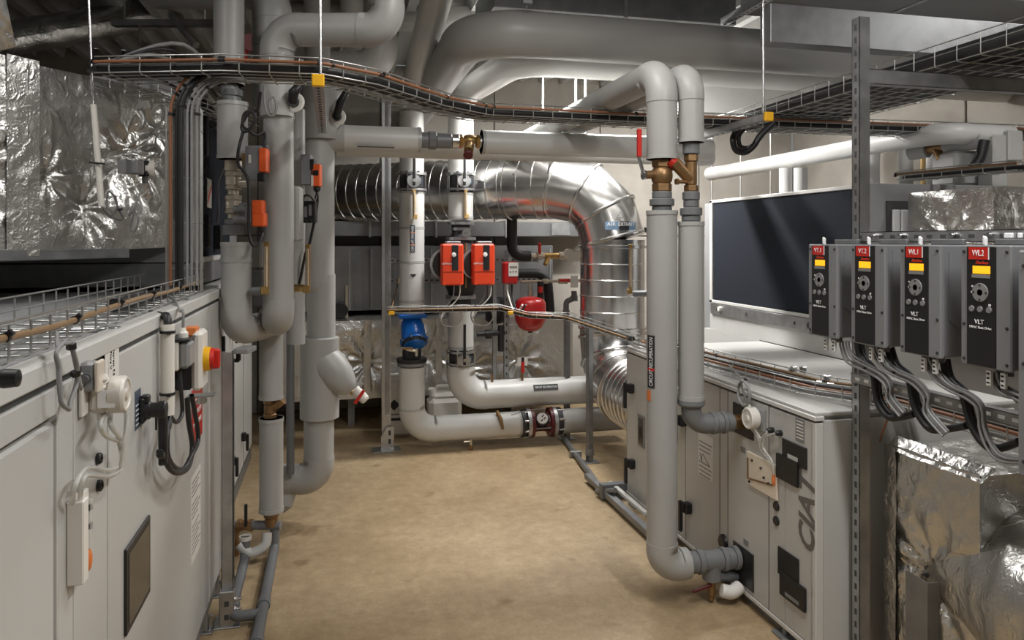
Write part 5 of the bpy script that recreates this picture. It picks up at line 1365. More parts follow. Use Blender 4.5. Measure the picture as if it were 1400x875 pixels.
for i, (px_, py_) in enumerate(((673, 522), (714, 505))):
    t = T('test_cock', ['tiny bronze cock on top of the upper elbow pipe', 'red levered cock with white tag above the elbow pipe'][i], 'test cock')
    c = WY(px_, 522, y2_ - .04); c.z = z3 + .115
    P('stem', MB().cyl(c, c + ZA * (.06 + .07 * i), .011, 10), 'bronze', t)
    if i:
        P('lever', MB().obox(c + V((0, -.02, .12)), XA * .014, YA * .006, ZA * .05, .003), 'label_red', t)
        P('lever_tip', MB().obox(c + V((0, -.02, .185)), XA * .012, YA * .006, ZA * .022, .003), 'black', t)
        P('white_tag', MB().obox(c + V((.01, .03, .16)), XA * .045, YA * .002, ZA * .036), 'paper', t)

# ============================================================ black pipework, vessel, controller at the back
t = T('black_pipe', 'black insulated pipe dropping from the top and turning right', 'pipe')
Yb = 6.5
a = WY(700, 205, Yb); b = WY(700, 350, Yb); e = WY(722, 350, Yb)
P('rubber_foam', MB().tube(fil([a, V((a.x, Yb, b.z)), V((e.x + .02, Yb, b.z))], .1, 8), .048, 18), 'rubber', t)
P('cable_tie', MB().lathe(WY(701, 300, Yb), ZA, [(0, .049), (0, .052), (.02, .052), (.02, .049)], 18), 'paper', t)
t = T('ball_valve', 'red levered valve and gauge right of the black pipe', 'valve')
o = V((e.x + .02, Yb, b.z))
o = fittings(t, o, XA, [('nipple', .06, .022, 16, 'nickel'), ('valve_body', .07, .034, 8, 'nickel'), ('strainer', .14, .028, 12, 'brass'), ('union', .06, .036, 8, 'nickel'), ('valve_body', .12, .03, 16, 'nickel')])
P('lever', MB().obox(V((e.x + .10, Yb - .03, b.z + .07)), XA * .014, YA * .006, ZA * .05, .004), 'label_red', t)
P('strainer_leg', MB().cyl(V((e.x + .2, Yb, b.z)), V((e.x + .15, Yb - .04, b.z - .08)), .022, 12), 'brass', t)
P('dial', MB().lathe(V((o.x - .1, Yb - .04, b.z + .02)), -YA, [(0, .045), (.03, .045), (.03, 0)], 20), 'plastic_w', t)
P('white_tag', MB().box(o.x - .12, o.x + .04, Yb - .075, Yb - .072, b.z - .05, b.z + .04), 'paper', t)
P('black_tail', MB().cyl(o, o + XA * .26, .045, 16), 'rubber', t)
t = T('black_pipe', 'black insulated arch pipe behind the red controller box', 'pipe')
P('rubber_foam', MB().tube(fil([WY(706, 374, 6.62), WY(748, 374, 6.62), WY(752, 424, 6.62)], .13, 8), .045, 16), 'rubber', t)
P('end_cap', MB().ell(WY(752, 424, 6.62), .046, .046, .05, 14, 8), 'rubber', t)
t = T('header_pipe', 'thin steel header pipe with red taps above the expansion vessel', 'pipe')
o = WY(712, 385, 6.55)
fittings(t, o, XA, [('tube', .2, .014, 12, 'nickel'), ('tee', .06, .024, 12, 'nickel'), ('tube', .1, .014, 12, 'nickel'), ('cock', .09, .026, 8, 'nickel'), ('tube', .3, .014, 12, 'nickel')])
P('red_tap', MB().obox(WY(772, 383, 6.48), XA * .05, YA * .01, ZA * .014, .004), 'label_red', t)
P('white_tag', MB().obox(WY(785, 385, 6.46), XA * .035, YA * .003, ZA * .055), 'paper', t)
P('red_drop', MB().cyl(WY(739, 385, 6.5), WY(739, 410, 6.5), .03, 12), 'rubber', t)
P('red_sleeve', MB().cyl(WY(739, 392, 6.47), WY(739, 400, 6.47), .02, 12), 'label_red', t)
P('vessel_feed', MB().lathe(WY(725, 406, 6.5), ZA, [(0, .025), (.06, .025), (.06, .016), (.12, .016)], 10), 'nickel', t)
t = T('drain_stack', 'grey plastic stack pipe with elbow right of the expansion vessel', 'pipe')
P('stack', MB().tube(fil([WY(785, 398, 6.5), WY(785, 408, 6.5), WY(774, 412, 6.5), WY(774, 440, 6.5)], .04, 5), .026, 14), 'grey_pl', t)
for y in (404, 424): P('socket', MB().lathe(WY(785 if y < 410 else 774, y, 6.5), -ZA, [(0, .026), (0, .033), (.05, .033), (.05, .026)], 14), 'grey_pl', t)
t = T('expansion_vessel', 'round red expansion vessel on the back frame', 'expansion vessel')
c = WY(725, 429, 6.42); rr = .142
P('shell', MB().lathe(c - ZA * .155, ZA, [(0, .03), (.01, .07), (.04, .108), (.09, .134), (.13, rr), (.21, rr), (.255, .138), (.28, .125), (.30, .09), (.31, .04), (.31, 0)], 36, smooth=True), 'red', t)
P('seam_bead', MB().lathe(c - ZA * .006, ZA, [(0, rr - .002), (.004, rr + .005), (.014, rr + .005), (.018, rr)], 36), 'red', t)
P('valve_cap', MB().cyl(c - ZA * .17, c - ZA * .15, .02, 14), 'castblack', t)
t = T('controller_box', 'dark red controller box with white keypad right of the pumps', 'controller')
c = WY(697, 373, 6.35)
P('housing', MB().box(c.x - .068, c.x + .068, 6.31, 6.40, c.z - .098, c.z + .098, .015), 'red', t)
pl = P('keypad', MB().box(c.x - .022, c.x + .066, 6.304, 6.31, c.z - .03, c.z + .092, .002), 'paper', t)
P('screen', MB().box(c.x - .012, c.x + .055, 6.302, 6.304, c.z + .045, c.z + .06), 'inkgrey', pl)
for i in range(3): P('key', MB().box(c.x - .012 + i * .025, c.x + .002 + i * .025, 6.302, 6.304, c.z + .005, c.z + .018), 'inkgrey', pl)
P('hook', MB().box(c.x - .02, c.x + .01, 6.34, 6.36, c.z + .098, c.z + .13, .003), 'galv', t)
cable('pale cables from the red controller box to the back tray', [c + V((-.03, -.0, -.1)), c + V((-.02, -.03, -.2)), c + V((.0, -.2, -.34)), V((c.x + .02, 5.98, 1.22))], .008, 'plastic_w')
cable('dark cable beside the pale one below the red controller box', [c + V((.02, -.0, -.1)), c + V((.02, -.03, -.22)), c + V((.03, -.2, -.34)), V((c.x + .05, 5.98, 1.22))], .008, 'cable_k')
S('cast_fitting', MB().cyl(WY(652, 457, 6.55), WY(690, 455, 6.55), .022, 12).lathe(WY(664, 457, 6.55), XA, [(0, .04), (.05, .04)], 10).cyl(WY(685, 445, 6.55), WY(685, 480, 6.55), .03, 12), 'castblack', 'dark cast fitting between the pump riser and wall strut', 'fitting')
S('hidden_vessel', MB().lathe(WY(678, 442, 6.72), ZA, [(0, .05), (.03, .1), (.22, .1), (.25, .05)], 24, smooth=True), 'castblack', 'dark round vessel half hidden behind the wall strut', 'vessel')

# ============================================================ back tray and its cables
bt = [V((.42, 5.93, 1.18)), V((1.33, 5.93, 1.18)), V((1.58, 5.95, 1.11)), V((1.93, 5.95, 1.09)), V((1.93, 4.55, 1.085))]
tray('thin wire tray crossing in front of the white risers at the back', bt, 0, ZA, .09, .045, .11, nbot=3, wr=.0026)
def bc_(label, lat, up, r, m_, **k):
    return cable(label, fil(along(bt, lat, up), .1, 4), r, m_, smooth=False, **k)
bc_('tan cable tied along the front of the back tray', .05, .03, .007, 'cable_o', ties=(.1, .3, .5, .7))
bc_('black cables lying in the back tray', .01, .022, .018, 'cable_k')
bc_('pale cable lying in the back tray', -.03, .015, .007, 'cable_g')
for i, px_ in enumerate((535, 698)):
    S('yellow_cap', MB().obox(WY(px_, 428, 5.87), XA * .022, YA * .012, ZA * .014, .003), 'yellow', ['yellow end cap under the left end of the back tray', 'yellow end cap under the back tray near the red vessel'][i], 'end cap')
cable('thin tan cables rising from the back tray beside the strut post', [V((.45, 5.95, 1.2)), W(540, 405, 6.2), W(543, 392, 6.25), W(546, 380, 6.4)], .006, 'cable_o')
rduct('pale wrapped duct seen behind the right pipe arches', 3.15, 4.6, 5.9, 6.4, zz(150, 6.3), zz(111, 6.3), 'jacket_w', ())
# ============================================================ right air handling unit
XW = 1.93
def RF(px, py, off=0.): return WX(px, py, XW - off)
Y0, Y1, ZB, ZTP = 2.662, 4.672, .06, 1.045
u = T('air_handling_unit', 'long pale air handling unit with black latches on the right of the aisle', 'air handling unit')
P('casing', MB().box(XW + .03, 2.94, Y0 + .02, Y1, ZB, ZTP - .018), 'white', u)
P('end_panel', MB().box(XW + .035, 2.94, Y0, Y0 + .02, ZB, ZTP - .035, .003), 'white', u)
P('top_panel', MB().box(XW + .002, 2.945, Y0, Y1, ZTP - .018, ZTP, .004), 'white', u)
P('top_edge_rail', MB().box(XW - .006, XW + .04, Y0 - .005, Y1, ZTP - .036, ZTP - .016, .003), 'white_edge', u)
P('gasket_line', MB().box(XW + .004, XW + .03, Y0 + .002, Y1, ZTP - .044, ZTP - .036), 'groove', u)
P('corner_post', MB().box(XW, XW + .035, Y0 - .002, Y0 + .035, ZB, ZTP - .044, .003), 'white_edge', u)
ys = [RF(p_, 600).y for p_ in (1112, 1073, 1051, 995, 984, 937, 857)]
for a, b in zip(ys, ys[1:]):
    P('side_panel', MB().box(XW, XW + .03, a + .002, b - .002, ZB + .01, ZTP - .046, .003), 'white', u)
    P('panel_seam', MB().box(XW - .0006, XW + .02, b - .0015, b + .0015, ZB + .01, ZTP - .046), 'white_edge' if b < 2.95 else 'inkgrey', u)
P('base_frame', MB().box(XW + .03, XW + .10, Y0, Y1, .0, ZB), 'galv_d', u)
P('bottom_lip', MB().box(XW - .004, XW + .03, Y0, Y1, ZB - .012, ZB + .008, .002), 'white_edge', u)
for y in (2.9, 3.5, 4.1, 4.55):
    P('levelling_foot', MB().box(XW - .02, XW + .08, y - .05, y + .05, 0, .012, .003).cyl((XW + .02, y, .012), (XW + .02, y, ZB), .014, 10), 'galv_d', u)
def latch(px, py, s=1.0):
    p = RF(px, py)
    h = P('latch_handle', MB().obox(p + V((-.02, 0, 0)), (.02, 0, 0), (0, .026 * s, 0), (0, 0, .034 * s), .006), 'black', u)
    P('lever', MB().obox(p + V((-.055, .012, -.05 * s)), (.011, 0, 0), (0, .012, 0), (0, 0, .095 * s), .005).obox(p + V((-.045, .006, .01)), (.012, 0, 0), (0, .018, 0), (0, 0, .026 * s), .005), 'black', h)
for px_, py_ in ((866, 531), (867, 634), (937, 575), (944, 694)): latch(px_, py_, .9)
a, b = RF(873, 565), RF(882, 614)
w = P('inspection_window', MB().box(XW - .008, XW, min(a.y, b.y), max(a.y, b.y), b.z, a.z, .003), 'galv_d', u)
P('glass', MB().box(XW - .0095, XW - .008, min(a.y, b.y) + .02, max(a.y, b.y) - .02, b.z + .02, a.z - .02), 'dkglass', w)
def rplate(name, xl, xr, yt, yb, thick, m_, root=u, bev=.002):
    a, b = RF(xr, yt), RF(xr, yb); c = RF(xl, yt)
    return P(name, MB().box(XW - thick, XW, a.y, c.y, b.z, a.z, bev), m_, root)
rplate('black_plate', 1003, 1031, 560, 603, .006, 'black'); rplate('black_plate', 1003, 1031, 759, 811, .006, 'black')
rplate('black_bracket', 1071, 1104, 613, 643, .008, 'black'); rplate('black_bracket', 1064, 1093, 632, 667, .014, 'black')
rplate('black_bracket', 1065, 1093, 765, 804, .008, 'black'); rplate('black_bracket', 1069, 1103, 805, 838, .014, 'black')
a, b = RF(1079, 625), RF(1093, 632); P('bracket_slot', MB().box(XW - .0088, XW - .008, b.y, a.y, b.z, b.z + .018, .0003), 'white', u)
a, b = RF(1077, 820), RF(1096, 828); P('bracket_slot', MB().box(XW - .0148, XW - .014, b.y, a.y, b.z, b.z + .016, .0003), 'inkgrey', u)
for q in ((1062, 692), (1062, 712)):
    P('grommet', MB().lathe(RF(*q), -XA, [(0, .021), (.006, .021), (.01, .016), (.01, 0)], 20), 'black', u)
P('oval_cover', MB().lathe(RF(990, 741), -XA, [(0, .04), (.012, .038), (.018, .03), (.018, 0)], 12, up=ZA), 'black', u)
st = rplate('rating_label', 1088, 1100, 575, 607, .0015, 'inkgrey', bev=0)
a, b = RF(1088, 571), RF(1100, 607)
for i in range(6): P('print_line', MB().box(XW - .0022, XW - .0015, b.y + .006, a.y - .006, b.z + .014 + i * .014, b.z + .019 + i * .014), 'paper', st)
st = rplate('document_sheet', 955, 975, 600, 660, .0016, 'paper', bev=0)
a, b = RF(955, 592), RF(975, 660)
for i in range(9):
    if i in (3, 4): continue
    zq = a.z - .04 - i * .022; P('print_line', MB().box(XW - .0022, XW - .0016, b.y + .01 + .01 * (i % 3), a.y - .012, zq, zq + .006), 'inkgrey', st)
P('signature', MB().tube(cat([V((XW - .002, a.y - .02, a.z - .1)), V((XW - .002, a.y - .04, a.z - .14)), V((XW - .002, a.y - .05, a.z - .10)), V((XW - .002, b.y + .03, a.z - .15))], 4), .0015, 5), 'ink', st)
for q in ((1019, 615), (1023, 742)):
    P('direction_symbol', MB().obox(RF(q[0] - 3, q[1]) + V((-.0004, 0, 0)), (.0004, 0, 0), (0, .022, 0), (0, 0, .014)), 'inkgrey', u)
cc = RF(1104, 704)
lg = TX('unit_lettering', 'CIAT', (XW - .0012, cc.y, cc.z), ZA, YA, .145, 'logo', u, shear=.3, width=.335, bold=.004)
# round gauge with hoses and acrylic manometer
t = T('pressure_switch', 'round pale pressure switch on the right unit beside the black plate', 'pressure switch')
p = RF(1036, 571)
P('mount_plate', MB().obox(p + V((-.006, -.02, 0)), (.006, 0, 0), (0, .05, 0), (0, 0, .05), .003), 'unit_grey', t)
P('dial_cap', MB().lathe(p + V((-.012, .0, 0)), -XA, [(0, .046), (.004, .05), (.04, .05), (.045, .046), (.045, .04), (.042, .038), (.042, .016), (.047, .014), (.047, 0)], 32), 'plastic_w', t)
P('gland', MB().lathe(p + V((-.025, .03, .035)), V((-.3, .6, .5)), [(0, .016), (.02, .014), (.03, .007)], 12), 'plastic_w', t)
t = T('manometer_plate', 'clear acrylic manometer plate with copper fluid lines', 'manometer')
a, b = RF(1024, 632), RF(1065, 668)
pb, pt = RF(1024, 658).z + .02, RF(1024, 616).z + .02
P('plate', MB().box(XW - .012, XW, b.y, a.y, pb - .03, pt - .02, .002), 'acrylic', t)
P('fluid_channel', MB().tube([V((XW - .014, a.y - .012, pb + .0)), V((XW - .014, b.y + .03, pb + .03))], .004, 8), 'bronze', t)
P('fluid_channel', MB().tube([V((XW - .014, a.y - .012, pb)), V((XW - .014, a.y - .012, pt - .05))], .004, 8), 'bronze', t)
P('bulb', MB().ell((XW - .016, b.y + .018, pb + .06), .008, .010, .03, 12, 8), 'lorange', t)
for q in ((.2, .85), (.5, .75), (.75, .4), (.1, .12), (.6, .5)):
    P('screw', MB().lathe((XW - .012, a.y + (b.y - a.y) * q[0], pb + (pt - pb) * q[1] - .03), -XA, [(0, .006), (.006, .006), (.006, 0)], 8), 'black', t)
for i in range(2):
    g = p + V((-.03, .01 - .03 * i, -.05))
    cable(['left clear hose from the right unit gauge to the acrylic manometer', 'right clear hose from the right unit gauge to the acrylic manometer'][i], [g, RF(1036 + 3 * i, 598, .03), RF(1041 + 4 * i, 615, .03), RF(1052 + 3 * i, 630, .03), RF(1058, 645 + 4 * i, .02)], .005, 'clear', cat_='hose', name='clear_hose')
    q_ = RF(1057 + 11 * i, 588 + 4 * i)
    cable(['upper clear hose ending in a black port on the right unit', 'lower clear hose ending in a black port on the right unit'][i], [RF(1040 + 3 * i, 618, .03), RF(1040 + i * 3, 602 + 5 * i, .035), RF(1047, 594 + 4 * i, .035), q_ + V((-.03, .0, 0))], .005, 'clear', cat_='hose', name='clear_hose')
    S('hose_port', MB().lathe(q_, -XA, [(0, .013), (.02, .013), (.03, .008)], 12), 'black', ['upper black hose port on the right unit', 'lower black hose port on the right unit'][i], 'hose port')
ctr = RF(1017, 538, .04)
pts = [V((2.02, 3.5, 1.10)), RF(1018, 522, .02)]
for k in range(20):
    a_ = math.pi / 2 + k / 9 * 2 * math.pi
    pts.append(ctr + V((.004 * math.sin(k * 1.7), -.05 * math.cos(a_), .058 * math.sin(a_))))
pts.append(p + V((-.03, .03, .04)))
cable('coiled pale cable hung on the right unit above its gauge', pts, .0055, 'cable_g', ties=(.5,))
# skid rails under the far end
t = T('skid_rail', 'grey steel skid rail under the far end of the right unit', 'skid rail')
P('rail', MB().obox((1.80, 4.35, .045), (.025, 0, 0), (0, .75, 0), (0, 0, .02), .004), 'galv_d', t)
P('cross_bar', MB().obox((1.86, 4.72, .06), (.10, 0, 0), (0, .03, 0), (0, 0, .05), .004), 'grey_pl', t)
P('white_edge_bar', MB().obox((1.86, 4.50, .085), (.015, 0, 0), (0, .3, 0), (0, 0, .012), .003), 'white_edge', t)
P('sloping_leg', MB().tube([V((1.82, 4.60, .10)), V((1.76, 4.80, .03))], .018, 8), 'galv_d', t)

# ============================================================ right insulated pair F and G
dF = 3.52
fx, fy = 1.523, 3.254; gx, gy = 1.658, 3.222
ZF = lambda y: zz(y, dF)
t = pipe('grey insulated pipe arching overhead and down to the red levered bronze valve', [(fx - .02, 7.0, 2.565), (fx, fy, 2.56), (fx, fy, ZF(218))], .0725, .13)
P('end_ring', MB().lathe((fx, fy, ZF(218)), ZA, [(0, .06), (0, .0755), (.02, .0755), (.02, .0725)], 28), 'tape', t)
vt = ball_valve('big bronze ball valve with long red lever in the front right pipe', (fx, fy, (ZF(218) + ZF(262)) / 2), -ZA, ZF(218) - ZF(262), .047, 'bronze')
b = V((fx - .09, fy - .01, ZF(240)))
P('stem', MB().cyl((fx - .04, fy - .005, ZF(239)), b, .02, 12), 'bronze', vt); P('stem_nut', MB().lathe(b, V((-1, 0, 0)), [(0, .024), (.014, .024)], 6), 'steel', vt)
P('lever', MB().tube(fil([b + V((-.006, 0, 0)), V((b.x - .012, b.y, ZF(236))), V((b.x - .03, b.y, ZF(218))), V((b.x - .03, b.y, ZF(205)))], .02, 4), .009, 8), 'steel', vt)
P('grip', MB().obox((b.x - .03, b.y, (ZF(178) + ZF(216)) / 2), (.010, 0, 0), (0, .012, 0), (0, 0, (ZF(178) - ZF(216)) / 2), .004), 'label_red', vt)
t = T('pipe_union', 'grey plastic union under the big bronze ball valve', 'union')
o = V((fx, fy, ZF(262))); L = ZF(262) - ZF(289)
fittings(t, o, -ZA, [('collar', L * .35, .047, 24, 'grey_fit'), ('union_nut', L * .38, .058, 10, 'grey_fit'), ('tail', L * .27, .047, 24, 'grey_fit')])
t = T('insulated_pipe', 'tall grey front right pipe with the black circuit label', 'pipe')
pipe_parts(t, [(fx, fy, ZF(288)), (fx, fy, .205), (fx + .13, fy, .205)], .0725, .085, rings=((V((fx, fy, ZF(288))), -ZA),))
lb = arc_patch('pipe_label', t, fx, fy, .073, -88, -52, ZF(528), ZF(457), 'ink', n=6)
a_ = math.radians(-66); n_ = V((math.sin(a_), -math.cos(a_), 0))
TX('lettering', 'CIRCUIT RECUPERATION', V((fx, fy, (ZF(528) + ZF(457)) / 2)) + n_ * .0765, ZA, V((-math.cos(a_), -math.sin(a_), 0)), .03, 'letter_w', lb, width=(ZF(457) - ZF(528)) * .92)
arc_patch('label_band', lb, fx, fy, .0738, -88, -52, ZF(505), ZF(501), 'label_red', n=6)
lo = arc_patch('orange_print', t, fx, fy, .073, -95, -70, ZF(546), ZF(532), 'lorange', n=4)
t = T('bottom_tee', 'grey plastic tee fittings from the tall pipe into the right unit near the floor', 'pipe fitting')
o = fittings(t, (fx + .13, fy, .205), XA, [('socket', .05, .052, 24, 'grey_fit'), ('collar', .03, .058, 24, 'grey_fit'), ('tee_body', .10, .049, 24, 'grey_fit'), ('collar', .025, .056, 24, 'grey_fit'), ('socket', .04, .05, 24, 'grey_fit'), ('collar', .025, .056, 24, 'grey_fit')])
P('stub', MB().cyl(o, (XW, fy, .205), .035, 16), 'bronze', t)
c = V((fx + .26, fy, .205)); P('tee_leg', MB().lathe(c, -ZA, [(0, .045), (.09, .045), (.09, .04)], 20), 'grey_fit', t)
P('drain_valve', MB().lathe(c - ZA * .09, -ZA, [(0, .024), (.02, .024), (.02, .018), (.05, .02), (.075, .02), (.08, .012), (.10, .014)], 8), 'bronze', t)
P('side_tail', MB().cyl(c + V((.03, 0, -.075)), c + V((.16, .02, -.10)), .028, 14), 'grey_pl', t)
P('red_lever', MB().obox(c + V((-.06, -.02, -.12)), (.05, 0, .01), (0, .006, 0), (0, 0, .008), .002), 'dred', t)
S('white_sleeve', MB().tube(cat([c + V((.03, -.04, -.13)), c + V((.08, -.05, -.14)), c + V((.13, -.04, -.12))], 5), [.028] + [.032] * 9 + [.028], 14), 'paper', 'white rag-like sleeve on the tee drain near the floor', 'sleeve')
# G
t = pipe('slimmer grey insulated pipe arching overhead just right of the first', [(gx - .01, 7.0, 2.55), (gx, gy, 2.55), (gx, gy, ZF(195))], .060, .11)
P('end_ring', MB().lathe((gx, gy, ZF(195)), ZA, [(0, .05), (0, .063), (.02, .063), (.02, .06)], 28), 'tape', t)
t = T('y_strainer', 'bronze strainer with side leg in the slimmer right pipe', 'strainer')
o = fittings(t, (gx, gy, ZF(195)), -ZA, [('union', ZF(195) - ZF(211), .04, 24, 'grey_fit'), ('hex_end', ZF(211) - ZF(221), .034, 6, 'bronze'), ('body', ZF(221) - ZF(253), .028, 18, 'bronze'), ('hex_end', ZF(253) - ZF(262), .034, 6, 'bronze')])
lt = V((gx - .075, gy - .01, ZF(228)))
P('strainer_leg', MB().cyl((gx, gy, ZF(247)), lt, .027, 16).cyl(lt, lt + (lt - V((gx, gy, ZF(247)))).normalized() * .03, .031, 6), 'bronze', t)
P('red_cap', MB().lathe(lt + V((-.018, 0, .012)), V((-.8, 0, .5)), [(0, .028), (.03, .024), (.03, 0)], 12), 'label_red', t)
P('drain_screw', MB().cyl((gx - .02, gy - .01, ZF(249)), (gx - .08, gy - .01, ZF(249)), .009, 8).cyl((gx - .07, gy - .01, ZF(249)), (gx - .085, gy - .01, ZF(249)), .015, 6), 'bronze', t)
t = T('pipe_union', 'grey plastic union under the bronze strainer', 'union')
L = ZF(262) - ZF(303)
fittings(t, (gx, gy, ZF(262)), -ZA, [('collar', L * .28, .041, 24, 'grey_fit'), ('tail', L * .25, .036, 24, 'grey_fit'), ('union_nut', L * .27, .052, 10, 'grey_fit'), ('tail', L * .20, .044, 24, 'grey_fit')])
t = T('insulated_pipe', 'slimmer grey right pipe ending above the grey elbow', 'pipe')
pipe_parts(t, [(gx, gy, ZF(303)), (gx, gy, ZF(546))], .060, .1, rings=((V((gx, gy, ZF(303))), -ZA), (V((gx, gy, ZF(546) + .02)), -ZA)))
t = T('elbow_fitting', 'grey plastic elbow from the slimmer pipe into the black plate', 'pipe fitting')
ze = ZF(582) + .005
P('collar', MB().lathe((gx, gy, ZF(546)), -ZA, [(0, .05), (0, .064), (.02, .066), (.03, .058)], 24), 'grey_fit', t)
P('elbow', MB().tube(fil([V((gx, gy, ZF(550))), V((gx, gy, ze)), V((gx + .14, gy, ze))], .075, 8), .047, 24), 'grey_fit', t)
o = fittings(t, (gx + .10, gy, ze), XA, [('collar', .022, .053, 24, 'grey_fit'), ('sleeve', .035, .049, 24, 'grey_fit'), ('collar', .02, .053, 24, 'grey_fit'), ('sleeve', .04, .045, 24, 'grey_fit')])
P('stub', MB().cyl(o, (XW, gy, ze), .034, 16), 'bronze', t)
S('flow_arrow', MB().prism([W(880, 311, 3.55), W(886, 311, 3.55), W(883, 319, 3.55)], camdir * .002), 'ink', 'small black flow arrow at the edge of the front right pipe', 'sign')

# ============================================================ upper right unit
XU = 2.95
t = T('upper_unit_module', 'large unit with dark panel above the right air handling unit', 'air handling unit')
P('casing', MB().box(XU + .03, 4.4, 3.62, 5.55, .0, 2.06), 'unit_grey', t)
P('lower_panel', MB().box(XU + .005, XU + .03, 3.62, 5.42, 1.045, 1.19, .003), 'white', t)
P('lower_back_panel', MB().box(XU + .0, XU + .03, 4.70, 5.5, .05, 1.045), 'white', t)
P('dark_panel', MB().box(XU, XU + .03, 3.66, 5.36, 1.285, 2.055, .004), 'dark', t)
for z0, z1 in ((1.262, 1.285), (2.055, 2.078)): P('frame_rail', MB().box(XU - .01, XU + .03, 3.62, 5.40, z0, z1, .003), 'white_edge', t)
P('frame_rail', MB().box(XU - .01, XU + .03, 5.36, 5.40, 1.262, 2.078, .003), 'white_edge', t)
rl = P('perforated_rail', MB().box(XU - .012, XU + .02, 3.6, 5.38, 1.175, 1.258, .002), 'galv', t)
for y, r in ((5.28, .012), (4.85, .018), (4.27, .012), (4.12, .022), (3.85, .018)): P('hole', MB().lathe((XU - .012, y, 1.215), -XA, [(0, r), (.0008, r), (.0008, 0)], 14), 'groove', rl)
P('white_knob', MB().lathe((XU - .012, 5.22, 1.225), -XA, [(0, .02), (.02, .018), (.02, 0)], 12), 'paper', rl)
P('end_panel', MB().box(XU, 4.4, 3.59, 3.62, 1.33, 2.08, .003), 'unit_grey', t)
P('lower_end_panel', MB().box(XU + .006, 4.4, 3.585, 3.62, .02, 1.325, .003), 'white', t)
op = P('louvre_opening', MB().box(3.06, 3.26, 3.58, 3.592, 1.5, 1.98), 'groove', t)
for x in (3.09, 3.145): P('louvre_blade', MB().box(x, x + .045, 3.565, 3.58, 1.5, 1.93, .003), 'letter_w', op)
P('louvre_frame', MB().box(3.21, 3.26, 3.57, 3.59, 1.5, 1.96, .003), 'galv', op)
# right foil ducts
def foil_box(root, x0, x1, y0, y1, z0, z1, seed, amp=.014, name='wrapped_box', nu=40, nv=50):
    mb = MB()
    foil_patch(mb, (x0, y1, z0), (x0, y0, z0), (x0, y0, z1), (x0, y1, z1), nu, nv, amp, seed=seed, pins=((.5, .5, .3),))
    foil_patch(mb, (x0, y0, z0), (x1, y0, z0), (x1, y0, z1), (x0, y0, z1), nv, nv, amp, seed=seed + 3)
    foil_patch(mb, (x0, y0, z1), (x1, y0, z1), (x1, y1, z1), (x0, y1, z1), nv, nu, amp, seed=seed + 6)
    foil_patch(mb, (x1, y1, z0), (x0, y1, z0), (x0, y1, z1), (x1, y1, z1), 20, 20, amp, seed=seed + 9)
    P(name, mb, 'foil', root)
def foil_tube(root, a, b, r0, r1, seed, name='wrapped_tube', n=48, m=60, amp=.012):
    a, b = V(a), V(b); d = (b - a).normalized(); s1 = d.orthogonal().normalized(); s2 = d.cross(s1); vs = []
    for i in range(m + 1):
        for k in range(n):
            an = 2 * math.pi * k / n; dr = s1 * math.cos(an) + s2 * math.sin(an); p = a.lerp(b, i / m) + dr * r0
            h = amp * noise.noise(p * 4 + V((seed, 0, 0))) + amp * .6 * (1 - 2 * abs(noise.noise(p * 9 + V((0, seed, 0)))))
            vs.append(a.lerp(b, i / m) + dr * (r0 + (r1 - r0) * i / m + h))
    mb = MB().add(vs, [(i * n + k, i * n + (k + 1) % n, (i + 1) * n + (k + 1) % n, (i + 1) * n + k) for i in range(m) for k in range(n)], True)
    P(name, mb, 'foil', root)
t = T('foil_duct', 'foil wrapped duct box with round branch at the lower right', 'foil duct')
X0 = 2.19
foil_box(t, X0, 3.1, 2.12, 2.56, .04, .93, 31., amp=.02)
mb = MB(); foil_patch(mb, (X0 - .012, 2.565, .04), (X0 - .012, 2.50, .04), (X0 - .012, 2.50, .93), (X0 - .012, 2.565, .93), 6, 50, .01, seed=44., edge=False); P('foil_tape', mb, 'foil', t)
mb = MB(); foil_patch(mb, (X0 - .01, 2.56, .91), (X0 - .01, 2.1, .91), (X0 + .05, 2.1, .955), (X0 + .05, 2.56, .955), 40, 5, .012, seed=47., edge=False); P('foil_tape', mb, 'foil', t)
foil_tube(t, (2.52, 2.36, .52), (2.22, 1.35, .50), .29, .30, 50., amp=.016)
S('steel_angle', MB().obox((X0 - .04, 2.36, .24), (.003, 0, 0), (0, .055, 0), (0, 0, .24)).obox((X0 - .015, 2.305, .24), (.025, 0, 0), (0, .003, 0), (0, 0, .24)), 'galv_d', 'grey steel angle standing against the lower right foil duct', 'bracket')
t = T('foil_duct', 'foil wrapped duct with round branch above the grey drives', 'foil duct')
foil_box(t, 3.13, 4.3, 2.95, 3.50, 1.46, 2.02, 61., amp=.02, nu=50, nv=50)
foil_tube(t, (3.75, 3.1, 1.74), (3.8, 1.9, 1.74), .25, .25, 66.)

# ============================================================ right slotted post, bars, drives
px0, py0 = 2.105, 2.612
t = strut('tall slotted strut post in front of the right unit', (px0, py0, 0), (px0, py0, 2.665), (-1, 0, 0), .045, .048, slots=True, step=.052)
P('front_web', MB().box(px0 - .0225, px0 + .024, py0 - .0245, py0 - .0225, 0, 2.665), 'galv', t)
t = strut('horizontal strut from the slotted post to the right under the wide tray', (px0 + .02, py0, 2.425), (3.35, py0, 2.425), (0, -1, 0), .062, .041, slots=False, name='tray_strut')
t = strut('horizontal mounting strut above the grey drives', (2.105, 2.62, 1.768), (2.105, 1.35, 1.768), (-1, 0, 0), .041, .041, name='mounting_strut', step=.06)
for y in (2.5, 2.36, 2.12, 1.97, 1.83): P('bolt', MB().lathe((2.084, y, 1.772), -XA, [(0, .009), (.01, .009), (.01, .005), (.02, .005)], 6), 'steel', t)
for y, w in ((1.905, .03), (1.865, .014), (1.78, .035)): P('white_plug', MB().obox((2.08, y, 1.768), (.006, 0, 0), (0, w / 2, 0), (0, 0, .009), .003), 'letter_w', t)
